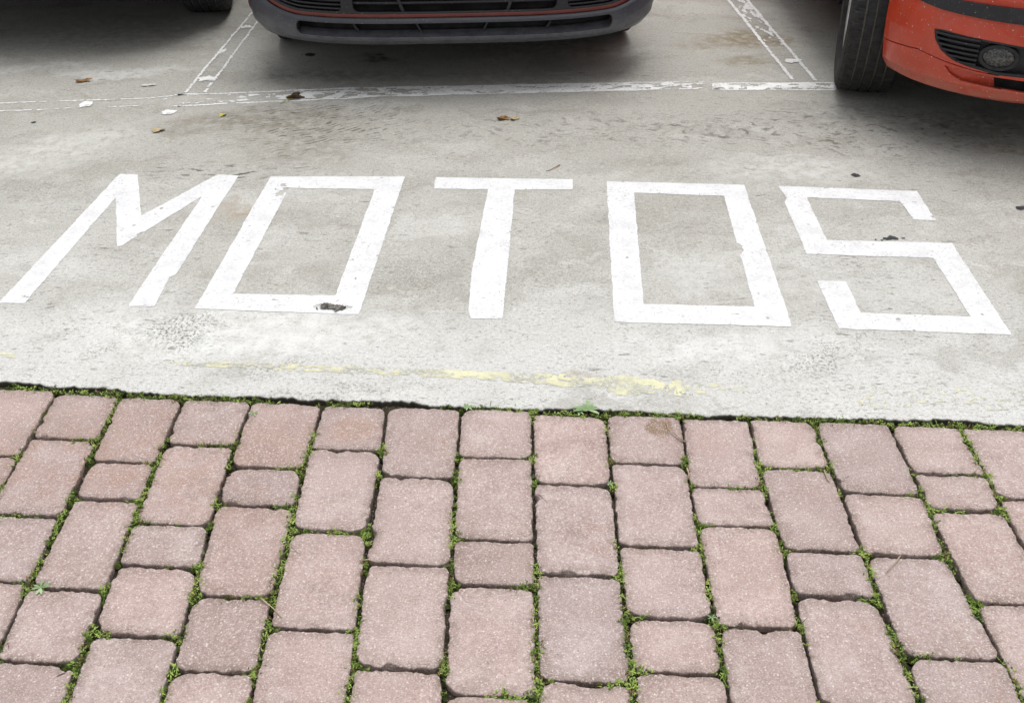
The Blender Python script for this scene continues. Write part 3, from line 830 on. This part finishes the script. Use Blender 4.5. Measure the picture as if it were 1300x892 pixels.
def dusty(name, col, rough, dust, dcol, specks=.5, scr=.0, low=.27, rot=0, coat=.25, sp_scale=75):
    t = NT(name)
    n = t.noise(5, 5, .6)
    c = t.mix(t.step(n, .3, .7), tuple(v*.9 for v in col), tuple(v*1.08 for v in col))
    c = t.mix(t.step(t.noise(16, 6, .75), .40, .8, 0., dust), c, dcol)
    sep = t.n('ShaderNodeSeparateXYZ'); t.l(t.co, sep.inputs[0])
    # road dirt thrown up on the lower lip
    lo = t.math('MULTIPLY', t.step(sep.outputs[2], low-.07, low, 1., 0.), t.step(t.noise(26, 6, .8, t.mapping(scale=(1, 1, 1.6))), .30, .58))
    c = t.mix(t.math('MULTIPLY', lo, min(1, dust*2.2)), c, dcol)
    v = t.n('ShaderNodeTexVoronoi'); t.l(t.co, v.inputs['Vector']); v.inputs['Scale'].default_value = sp_scale
    sc = t.n('ShaderNodeSeparateColor'); t.l(v.outputs['Color'], sc.inputs[0])
    g = t.math('MULTIPLY', t.step(v.outputs['Distance'], .10, .22, 1., 0.), t.step(sc.outputs[0], .80, .84))
    c = t.mix(t.math('MULTIPLY', g, specks), c, (.62, .52, .45))
    v = t.n('ShaderNodeTexVoronoi'); t.l(t.mapping(loc=(.37, .2, .1)), v.inputs['Vector']); v.inputs['Scale'].default_value = sp_scale*2.3
    sc = t.n('ShaderNodeSeparateColor'); t.l(v.outputs['Color'], sc.inputs[0])
    g = t.math('MULTIPLY', t.step(v.outputs['Distance'], .12, .3, 1., 0.), t.step(sc.outputs[0], .82, .86))
    c = t.mix(t.math('MULTIPLY', g, specks*.7), c, (.6, .5, .42))
    t.bump(t.noise(8, 2), .06, .01)
    r = t.step(t.noise(16, 5, .7), .3, .7, rough-.1, rough+.15)
    return t.done(c, r, None, .4, coat)
M['red_paint'] = dusty('dusty_red_car_paint', (.56, .052, .018), .38, .20, (.40, .25, .19), .9, coat=.5)
M['faded_red'] = dusty('faded_red_car_paint', (.16, .034, .025), .55, .2, (.25, .2, .17), .2, coat=.1)
M['grey_paint'] = dusty('dark_grey_car_paint', (.06, .06, .065), .4, .15, (.2, .2, .18), .1)
M['grey_plastic'] = dusty('weathered_grey_bumper_plastic', (.048, .050, .062), .42, .30, (.13, .13, .14), .22, coat=.05, low=.30)
M['black_trim'] = dusty('black_trim_plastic', (.022, .022, .026), .45, .15, (.14, .14, .14), .25, coat=0)
M['fog_glass'] = None
t = NT('fog_lamp_lens')
w = t.math('SINE', t.math('MULTIPLY', t.noise(60, 3), 40))
c = t.mix(t.step(t.noise(170, 2), .45, .6), (.035, .035, .035), (.11, .107, .10))
t.bump(t.vor(110), .4, .002)
M['fog_glass'] = t.done(c, .15, .2, .7)

def make_wheel(parent, x, y, steer, R=.30, W=.195, side=1):
    """wheel > tyre ; side=+1 outer face towards +x. mesh axis = x"""
    V = []; F = []; fm = []
    prof = []   # (x, r, mat)
    hw = W/2
    prof += [(-hw*.80, R*.62, 0), (-hw*1.0, R*.72, 0), (-hw*1.04, R*.84, 0), (-hw*.98, R*.94, 0), (-hw*.86, R*.985, 0)]
    gr = [-.52, -.18, .18, .52]
    last = -.86
    for g_ in gr:
        w_ = .045
        prof += [(hw*(g_-w_), R*(1-.010*g_*g_), 0), (hw*(g_-w_*.7), R*.978, 1), (hw*(g_+w_*.7), R*.978, 1), (hw*(g_+w_), R*(1-.010*g_*g_), 0)]
    prof += [(hw*.86, R*.985, 0), (hw*.98, R*.94, 0), (hw*1.04, R*.84, 0), (hw*1.0, R*.72, 0), (hw*.80, R*.62, 0)]
    N = 240; m = len(prof)
    for k in range(N):
        a = 2*pi*k/N
        for j, (px_, r_, _) in enumerate(prof):
            rr2 = r_
            if 3 <= j <= m-4 and prof[j][2] == 0 and r_ > R*.93:
                outer = abs(px_) > hw*.5
                ph = (k+(j % 5)) % (5 if outer else 8)
                if ph == 0: rr2 -= .0045 if outer else .002
            V.append((px_, cos(a)*rr2, sin(a)*rr2))
    for k in range(N):
        k1 = (k+1) % N
        for j in range(m-1):
            F.append((k*m+j, k*m+j+1, k1*m+j+1, k1*m+j)); fm.append(1 if prof[j][2] and prof[j+1][2] else 0)
    # rim : dish with five spokes
    RV = []; RF = []; s = side; n = 60
    rp = [(hw*.80, R*.63), (hw*.86, R*.66), (hw*.80, R*.60), (hw*.45, R*.57), (hw*.30, R*.50)]
    for k in range(n):
        a = 2*pi*k/n
        for px_, r_ in rp: RV.append((px_*s, cos(a)*r_, sin(a)*r_))
    q = len(rp)
    for k in range(n):
        k1 = (k+1) % n
        for j in range(q-1): RF.append((k*q+j, k*q+j+1, k1*q+j+1, k1*q+j))
    for sp in range(5):
        a0 = 2*pi*sp/5
        b = len(RV)
        for r_, w_, d_ in ((R*.06, .030, .62), (R*.3, .024, .66), (R*.58, .030, .62)):
            for sg in (-1, 1):
                for dd in (0, -.25):
                    RV.append((hw*(d_+dd)*s, cos(a0)*r_-sin(a0)*w_*sg, sin(a0)*r_+cos(a0)*w_*sg))
        for k in range(2):
            p = b+k*4
            RF += [(p, p+2, p+6, p+4), (p+1, p+5, p+7, p+3), (p, p+4, p+5, p+1), (p+2, p+3, p+7, p+6)]
    b = len(RV)
    for k in range(20):
        a = 2*pi*k/20; RV.append((hw*.70*s, cos(a)*R*.13, sin(a)*R*.13)); RV.append((hw*.45*s, cos(a)*R*.15, sin(a)*R*.15))
    RF.append(tuple(b+2*k for k in range(20)))
    for k in range(20): RF.append((b+2*k, b+2*((k+1) % 20), b+2*((k+1) % 20)+1, b+2*k+1))
    # brake disc
    b = len(RV)
    for k in range(32):
        a = 2*pi*k/32; RV.append((hw*.1*s, cos(a)*R*.5, sin(a)*R*.5))
    RF.append(tuple(b+k for k in range(32)))
    w = obj('wheel', RV, RF, M['rim'], parent); w.location = (x, y, R); w.rotation_euler = (0, 0, steer)
    ty = obj('tyre', V, F, [M['rubber'], M['groove']], w, fmat=fm)
    return w

def smooth_min(a, b): return np.minimum(a, b)
def rrect(U, V, x0, x1, y0, y1, r):
    cx, cy = (x0+x1)/2, (y0+y1)/2
    dx = np.abs(U-cx)-(x1-x0)/2+r; dy = np.abs(V-cy)-(y1-y0)/2+r
    return -(np.hypot(np.maximum(dx, 0), np.maximum(dy, 0))+np.minimum(np.maximum(dx, dy), 0)-r)

def make_car(name, loc, rz, p, label, cat, M_paint, front):
    """car local axes: front at y=0 facing -y, x to its left/right, z up. front(...) builds the nose."""
    root = empty(name, loc, rz); tag(root, label, cat, 'cars parked nose to the motorcycle bay')
    W, L, D = p['W'], p['L'], p['D']
    zb, zn = p.get('zb', .2), p['zn']       # sill height, nose top height
    wf, wr, Rw = p['axle'], L-p['rear'], p['R']
    def wid(y):
        u = np.clip(1-y/D, 0, 1)
        f_ = np.maximum(1-u**2, 0)**(1/3.5)
        u2 = np.clip(1-(L-y)/.4, 0, 1)
        return W*f_*np.maximum(1-u2**2.2*.35, 0)
    hb = lambda y: np.interp(y, [0, .25, 1.05, 2.2, L-.5, L], [zn, zn+.10, p['cowl'], p['cowl']+.03, p['cowl']+.08, p['cowl']-.05])
    hr = lambda y: np.interp(y, [0, .25, 1.05, 1.75, 2.3, L-.9, L-.25, L], [zn+.015, zn+.13, p['cowl']+.03, p['roof']-.05, p['roof'], p['roof']-.03, p['cowl']+.20, p['cowl']+.02])
    def prof(y, v):
        """v 0..1: sill -> belt (.5) -> roof centre (1); returns half x and z"""
        w = wid(y); b_ = hb(y); r_ = np.maximum(hr(y), b_+.01); cab = np.clip((r_-b_-.05)/.4, 0, 1)
        xr = w*(.93-.17*cab)
        tv = [0, .06, .25, .42, .5, .78, .86, 1]
        xsn = [w*.95, w*.985, w*1.0, w*.985, w*.955, xr, xr*.88, 0*w]
        zsn = [zb+0*w, zb+.06+0*w, .45+0*w, b_-.06, b_, b_+(r_-b_)*.82, b_+(r_-b_)*.95, r_]
        x = np.zeros_like(v*w); z = np.zeros_like(v*w)
        for k in range(len(tv)-1):
            m_ = (v >= tv[k]) & (v <= tv[k+1]); t_ = (v-tv[k])/(tv[k+1]-tv[k])
            x = np.where(m_, xsn[k]+(xsn[k+1]-xsn[k])*t_, x); z = np.where(m_, zsn[k]+(zsn[k+1]-zsn[k])*t_, z)
        return x, z
    def surf(u, v):   # v -1..1
        x, z = prof(u, 1-np.abs(v)); return (x*np.sign(-v)*-1, u, z)
    U = np.linspace(0.004, L, int(L/.03)); V = np.linspace(-1, 1, 161)
    GU, GV = np.meshgrid(U, V, indexing='ij')
    av = 1-np.abs(GV); X, Z = prof(GU, av)
    arch = np.minimum(np.hypot(GU-wf, Z-Rw-.01), np.hypot(GU-wr, Z-Rw-.01))-(Rw+p.get('gap', .055))
    arch = np.where(av < .5, arch, 1.0)
    nose = np.maximum(GU-D*.86, Z-(zn-.02))
    F = np.minimum(arch, nose)*1.0
    cabm = np.minimum(np.minimum(GU-1.75, (L-.55)-GU), .5)
    side = np.minimum(np.minimum(av-.535, .76-av)*1.2, np.minimum(GU-1.50-(av-.5)*1.3, (L-.45)-(av-.5)*1.0-GU))
    side = np.minimum(side, np.abs(GU-(L*.58))-.04)
    wind = np.minimum(np.minimum(GU-1.13, 1.72-GU), (.80-np.abs(GV))*.7) if False else np.minimum(np.minimum(GU-1.12, 1.70-GU), (.36-np.abs(GV)))
    rear = np.minimum(np.minimum(GU-(L-.80), (L-.30)-GU), (.30-np.abs(GV)))
    glass = np.maximum(np.maximum(side, wind), rear)
    o = iso('body', np.minimum(F, -glass), U, V, surf, M_paint, root, True, .02)
    g = iso('window', glass, U, V, lambda u, v: (surf(u, v)[0]*.992, u, surf(u, v)[2]-.004), M['glass'], root, True)
    # underbody and rear end
    e = .03; yb0 = D*.75; ux = W*.72
    bx = [(-ux, yb0, zb+.02), (ux, yb0, zb+.02), (ux, L-.2, zb+.02), (-ux, L-.2, zb+.02), (-ux, yb0, zb+.35), (ux, yb0, zb+.35), (ux, L-.2, zb+.35), (-ux, L-.2, zb+.35)]
    obj('underbody', bx, [(3, 2, 1, 0), (4, 5, 6, 7), (0, 1, 5, 4), (1, 2, 6, 5), (2, 3, 7, 6), (3, 0, 4, 7)], M['under'], root)
    # tail panel closes the rear
    vs = [-1+2*k/40 for k in range(41)]
    xs2, ys2, zs2 = surf(np.full(41, L), np.array(vs))
    obj('tail_panel', list(zip(xs2, ys2-.002, zs2)), [tuple(range(41))], M_paint, root)
    for sx in (-1, 1):
        make_wheel(root, sx*(W-p.get('tuck', .12)), wf, p['steer'], Rw, p.get('tw', .195), sx)
        make_wheel(root, sx*(W-.12), wr, 0, Rw, p.get('tw', .195), sx)
        # inner wheel housing
        for wy in (wf, wr):
            hv = []; hf = []; n = 18
            for k in range(n+1):
                a = pi*k/n-.25+(.5*k/n)
                for xx in (W*.93, W*.62): hv.append((sx*xx, wy-cos(a)*(Rw+.06), Rw+.01+sin(a)*(Rw+.06)))
            for k in range(n): hf.append((2*k, 2*k+2, 2*k+3, 2*k+1))
            hf.append(tuple(2*k+1 for k in range(n+1)))
            obj('wheel_housing', hv, hf, M['under'], root)
    front(root, W, D, zn)
    return root

def nose_surface(W, D, prof_y, arch_y):
    """returns (smax, fn) : fn(s,z)-> xyz, s = arc length along the plan curve from the centre (negative = -x)"""
    xs_ = np.concatenate([np.linspace(0, .9, 60)*W, (W*(1-np.linspace(.1, 0.0, 60)**1.6/ .1**1.6*.1))[1:]])
    ys_ = D*(1-np.sqrt(np.maximum(1-(xs_/W)**3.5, 0)))
    yy = np.linspace(D, arch_y, 10)[1:] if arch_y > D else []
    xs_ = np.append(xs_, [W]*len(yy)); ys_ = np.append(ys_, yy)
    s_ = np.concatenate([[0], np.cumsum(np.hypot(np.diff(xs_), np.diff(ys_)))])
    dx = np.gradient(xs_, s_); dy = np.gradient(ys_, s_)
    if arch_y < D:
        smax = float(np.interp(arch_y, ys_, s_))
    else: smax = float(s_[-1])
    def fn(s, z, inset=0):
        a = np.abs(s); off = prof_y(z)+inset     # offset inward
        x = np.interp(a, s_, xs_); y = np.interp(a, s_, ys_)
        tx = np.interp(a, s_, dx); ty = np.interp(a, s_, dy); l_ = np.hypot(tx, ty)+1e-9
        nx, ny = -ty/l_, tx/l_     # inward normal (towards +y and -x)
        return (np.sign(s)*(x+nx*off), y+ny*off, z+0*s)
    return smax, fn

# ---- middle car nose
def front_middle(root, W, D, zn):
    prof = lambda z: np.interp(z, [.19, .21, .25, .285, .292, .31, .34, .44, .55, .62, zn], [.035, .010, 0, .006, .016, .018, .020, .018, .020, .06, .12])
    smax, fn = nose_surface(W, D, prof, D*.95)
    U = np.arange(-smax, smax+.004, .006)
    # grey lower lip with the long slot
    V = np.arange(.188, .2941, .0033); GU, GV = np.meshgrid(U, V, indexing='ij')
    top = .290+.055*np.clip((np.abs(GU)-.60)/.25, 0, 1)**1.6   # lip rises round the corner
    def zlift(s): return .055*np.clip((np.abs(s)-.60)/.25, 0, 1)**1.6
    slot = rrect(GU, GV, -.61, .61, .223, .2765, .020)
    F = np.minimum(np.minimum(.293-GV, GV-.19), np.minimum(smax-np.abs(GU), .1)); F = np.minimum(F+.0005, -slot)
    sv = lambda ins=0: (lambda s, z: (lambda q: (q[0], q[1], q[2]+zlift(s)*np.clip((z-.19)/.1, 0, 1)))(fn(s, z, ins)))
    iso('lower_lip', F, U, V, sv(-.006), M['grey_plastic'], root, True, .010)
    Us = np.arange(-.63, .631, .01); Vv = np.linspace(0, 1, 6); a, b = np.meshgrid(Us, Vv, indexing='ij')
    iso('slot_shelf', np.ones(a.shape), Us, Vv, lambda s, v: fn(s, .2225+.018*v, .002+.05*v), M['grey_plastic'], root, True, .003)
    iso('slot_backing', rrect(GU, GV, -.64, .64, .212, .29, .01), U, V, sv(.055), M['under'], root, True, .004)
    for sx in (-.38, -.14, .11, .355):
        Us = np.array([sx-.004, sx-.002, sx, sx+.002, sx+.004]); Vv = np.arange(.228, .278, .004); a, b = np.meshgrid(Us, Vv, indexing='ij')
        iso('slot_rib', np.ones(a.shape), Us, Vv, lambda s, z: sv(.030)(s+(z-.25)*.5*np.sign(sx), z), M['black_trim'], root, True, .02)
    # painted bumper with grille openings above the lip
    V = np.arange(.292, zn+.001, .005); GU, GV = np.meshgrid(U, V, indexing='ij')
    lft = rrect(GU, GV, -.74, -.43, .312, .425, .018); rgt = rrect(GU, GV, .43, .74, .312, .425, .018)
    mid = rrect(GU, GV, -.385, .385, .312, .44, .02)
    hl = np.maximum(rrect(GU, GV, -.70, -.36, .60, zn-.02, .03), rrect(GU, GV, .36, .70, .60, zn-.02, .03))
    ug = rrect(GU, GV, -.32, .32, .61, zn-.03, .03)
    holes = np.maximum(np.maximum(lft, rgt), np.maximum(np.maximum(mid, hl), ug))
    def sv2(ins=0): return lambda s, z: (lambda q: (q[0], q[1], q[2]+zlift(s)*np.clip(1-(z-.30)/.3, 0, 1)))(fn(s, z, ins))
    lim = np.minimum(smax-np.abs(GU)+.001, GV-.2915)
    iso('bumper', np.minimum(lim, -np.maximum(holes, np.where(GV < .45, np.minimum(rrect(GU, GV, -.76, .76, .306, .445, .02), 1), -1))), U, V, sv2(), M['faded_red'], root, True, .02)
    # black surround carrying the openings
    sur = rrect(GU, GV, -.762, .762, .304, .447, .02)
    iso('grille_surround', np.minimum(sur, -np.maximum(np.maximum(lft, rgt), mid)), U, V, sv2(.003), M['black_trim'], root, True, .03)
    iso('grille_back', rrect(GU, GV, -.76, .76, .304, .447, .02), U, V, sv2(.055), M['under'], root, True, .004)
    for (a0, a1) in ((-.745, -.425), (.425, .745)):
        for z0 in np.arange(.318, .43, .0145):
            Us = np.arange(a0, a1+.001, .01); Vv = np.array([z0, z0+.003, z0+.006]); a, b = np.meshgrid(Us, Vv, indexing='ij')
            iso('louvre', np.ones(a.shape), Us, Vv, sv2(.010), M['black_trim'], root, True, .018)
    for z0 in (.338, .375, .41):
        Us = np.arange(-.39, .391, .01); Vv = np.array([z0, z0+.004, z0+.008]); a, b = np.meshgrid(Us, Vv, indexing='ij')
        iso('grille_bar', np.ones(a.shape), Us, Vv, sv2(.014), M['black_trim'], root, True, .015)
    for sx in (-.21, .21):
        Us = np.array([sx-.006, sx, sx+.006]); Vv = np.arange(.306, .445, .006); a, b = np.meshgrid(Us, Vv, indexing='ij')
        iso('grille_rib', np.ones(a.shape), Us, Vv, lambda s, z: sv2(.012)(s+(z-.35)*.35*np.sign(sx), z), M['black_trim'], root, True, .02)
    for k in (-1, 1):
        iso('headlight', np.minimum(rrect(GU, GV, min(k*.70, k*.36), max(k*.70, k*.36), .60, zn-.02, .03), 1), U, V, sv2(.006), M['lamp_glass'], root, True, .01)
    iso('upper_grille', ug, U, V, sv2(.02), M['dark_plastic'], root, True, .01)
make_car('parked_car', (-.208, 3.70, 0), .068, dict(W=.815, L=3.75, D=.42, zn=.70, cowl=.93, roof=1.40, axle=.78, rear=.62, R=.285, steer=.05, tw=.17),
         'old faded red car with a grey lower lip and black grilles, parked in the middle', 'car', M['faded_red'], front_middle)

# ---- red car nose
def front_red(root, W, D, zn):
    prof = lambda z: np.interp(z, [.185, .20, .235, .30, .37, .45, .52, .55, .62, zn], [.060, .035, .016, .006, .0, .0, .004, .02, .05, .12])
    smax, fn = nose_surface(W, D, prof, D*.80)
    smax = 1.062
    U = np.arange(-smax, smax+.004, .005)
    V = np.arange(.186, zn+.001, .0026); GU, GV = np.meshgrid(U, V, indexing='ij')
    A = np.abs(GU)
    def sv(ins=0): return lambda s, z: fn(s, z, ins)
    pl = lambda pts: np.maximum(sdf_poly(A, GV, pts), -1)
    fog = pl(FOG); low = pl(LOWG); trim = np.minimum(GV-np.interp(A, [0, .57, .82, .90, .98], [.455, .457, .465, .474, .492]), .501-GV)
    fog2 = sdf_poly(A, GV, FOG)
    hl = np.maximum(rrect(GU, GV, -.74, -.40, .60, zn-.02, .03), rrect(GU, GV, .40, .74, .60, zn-.02, .03))
    ug = rrect(GU, GV, -.35, .35, .58, zn-.03, .03)
    lim = np.where(GV < .26, rrect(GU, GV, -smax, smax, .1855, 1.0, .055), smax-A)+.0005
    bot = np.interp(A, [0, .5, .72, .9, smax], [.184, .184, .195, .200, .204])
    lim = np.minimum(lim, GV-bot)
    seam = np.abs(GV-np.interp(A, [.5, .69, .78, .88, 1.057], [.277, .2905, .301, .3155, .300]))-.0019      # shut line across the lower corner
    seam = np.where(A > .60, seam, 1)
    holes = np.maximum(np.maximum(fog, low), np.maximum(np.maximum(hl, ug), trim))
    skin = np.minimum(np.minimum(lim, -holes), seam)
    iso('bumper', np.minimum(skin, .48-GV), U, V, sv(), M['red_paint'], root, True, .012)
    iso('nose_panel', np.minimum(skin, GV-.48), U, V, sv(), M['red_paint'], root, True, .012)
    iso('bumper_core', np.minimum(lim-.03, GV-.24), U, V, sv(.085), M['under'], root, True, .004)
    iso('trim_strip', trim+.0012, U, V, sv(-.010), M['black_trim'], root, True, .03)
    scoop = lambda s, z: fn(s, z, .006+np.clip((.79-np.abs(s))*.16, 0, .035))
    for k in (-1, 1):
        iso('seam_backing', np.minimum(np.minimum(lim, .005-seam), k*GU-.6), U, V, sv(.006), M['under'], root, True, .003)
        # recessed lower scoop: painted floor with a black inner opening
        iso('scoop_floor', np.minimum(low+.006, k*GU), U, V, scoop, M['red_paint'], root, True, .004)
        iso('scoop_opening', np.minimum(np.minimum(low+.002, .612-A-(.26-GV)*.3), k*GU), U, V, lambda s, z: scoop(s, z)[:0] or (lambda q: (q[0], q[1]-.003, q[2]))(scoop(s, z)), M['under'], root, True, .002)
    # fog lamp bay
    rim = np.minimum(fog+.001, -(fog-.007))
    for k in (-1, 1):
        iso('fog_bezel', np.minimum(rim, k*GU), U, V, sv(.002), M['black_trim'], root, True, .02)
        iso('fog_bay', np.minimum(fog+.006, k*GU), U, V, sv(.030), M['dark_plastic'], root, True, .004)
        for j, z0 in enumerate(np.arange(.292, .395, .0155)):
            Us = np.arange(.40, .87, .008); Vv = np.array([z0, z0+.003, z0+.006])
            a, b = np.meshgrid(Us, Vv, indexing='ij')
            F = np.minimum(sdf_poly(a, b, FOG)-.004, a-FOGX-.062)
            iso('fog_louvre', F, Us, Vv, (lambda kk: (lambda s, z: sv(.012)(s*kk, z)))(k), M['black_trim'], root, True, .016)
        a0, b0 = FOGX, FOGZ
        d = 1-np.hypot((GU-k*a0)/.049, (GV-b0)/.032)
        hou = 1-np.hypot((GU-k*a0)/.062, (GV-b0)/.042)
        iso('fog_housing', np.minimum(hou, -d)*.03, U, V, sv(.006), M['dark_plastic'], root, True, .02)
        iso('fog_lamp', d*.03, U, V, (lambda kk: (lambda s, z: fn(s, z, .010-.010*np.clip(1-((s-kk*FOGX)/.05)**2-((z-FOGZ)/.031)**2, 0, 1))))(k), M['fog_glass'], root, True, .006)
    for k in (-1, 1):
        iso('headlight', rrect(GU, GV, min(k*.74, k*.40), max(k*.74, k*.40), .60, zn-.02, .03), U, V, sv(.006), M['lamp_glass'], root, True, .01)
    iso('upper_grille', ug, U, V, sv(.02), M['dark_plastic'], root, True, .01)
FOGX, FOGZ = .615, .340
FOG = [(.834, .397), (.80, .4005), (.72, .396), (.63, .393), (.55, .387), (.40, .380), (.40, .285), (.525, .286), (.604, .286), (.69, .298), (.752, .311), (.794, .333), (.822, .363)]
LOWG = [(.776, .2875), (.626, .2795), (.40, .272), (.40, .232), (.510, .231), (.603, .239), (.714, .246), (.752, .262)]
make_car('parked_car', (2.15, 3.02, 0), 0.0, dict(W=.865, zb=.25, L=4.1, D=.50, zn=.72, cowl=.96, roof=1.44, axle=.76, rear=.70, R=.305, steer=-.26, tw=.205, tuck=.085, gap=.10),
         'dusty bright red car with a fog lamp and black trim strip, parked at the right', 'car', M['red_paint'], front_red)

# ---- left car, only its tyre and dark underside show
def front_plain(root, W, D, zn):
    prof = lambda z: np.interp(z, [.29, .31, .36, .50, .62, zn], [.05, .02, .0, .0, .03, .12])
    smax, fn = nose_surface(W, D, prof, D*.9)
    U = np.arange(-smax, smax+.004, .012); V = np.arange(.29, zn+.001, .008); GU, GV = np.meshgrid(U, V, indexing='ij')
    slot = rrect(GU, GV, -.45, .45, .36, .46, .03)
    hl = np.maximum(rrect(GU, GV, -.72, -.38, .60, zn-.02, .03), rrect(GU, GV, .38, .72, .60, zn-.02, .03))
    iso('bumper', np.minimum(smax-np.abs(GU)+.001, -np.maximum(slot, hl)), U, V, fn, M['grey_paint'], root, True, .02)
    iso('lower_grille', slot+.004, U, V, lambda s, z: fn(s, z, .03), M['dark_plastic'], root, True, .005)
    for k in (-1, 1):
        iso('headlight', rrect(GU, GV, min(k*.72, k*.38), max(k*.72, k*.38), .60, zn-.02, .03), U, V, lambda s, z: fn(s, z, .006), M['lamp_glass'], root, True, .01)
make_car('parked_car', (-2.16, 4.12, 0), .03, dict(W=.84, L=4.2, D=.45, zn=.78, zb=.27, cowl=1.02, roof=1.55, axle=.70, rear=.70, R=.31, steer=.12, tw=.20, tuck=.11),
         'dark car at the far left, only a black tyre and its shadowed underside showing', 'car', M['grey_paint'], front_plain)
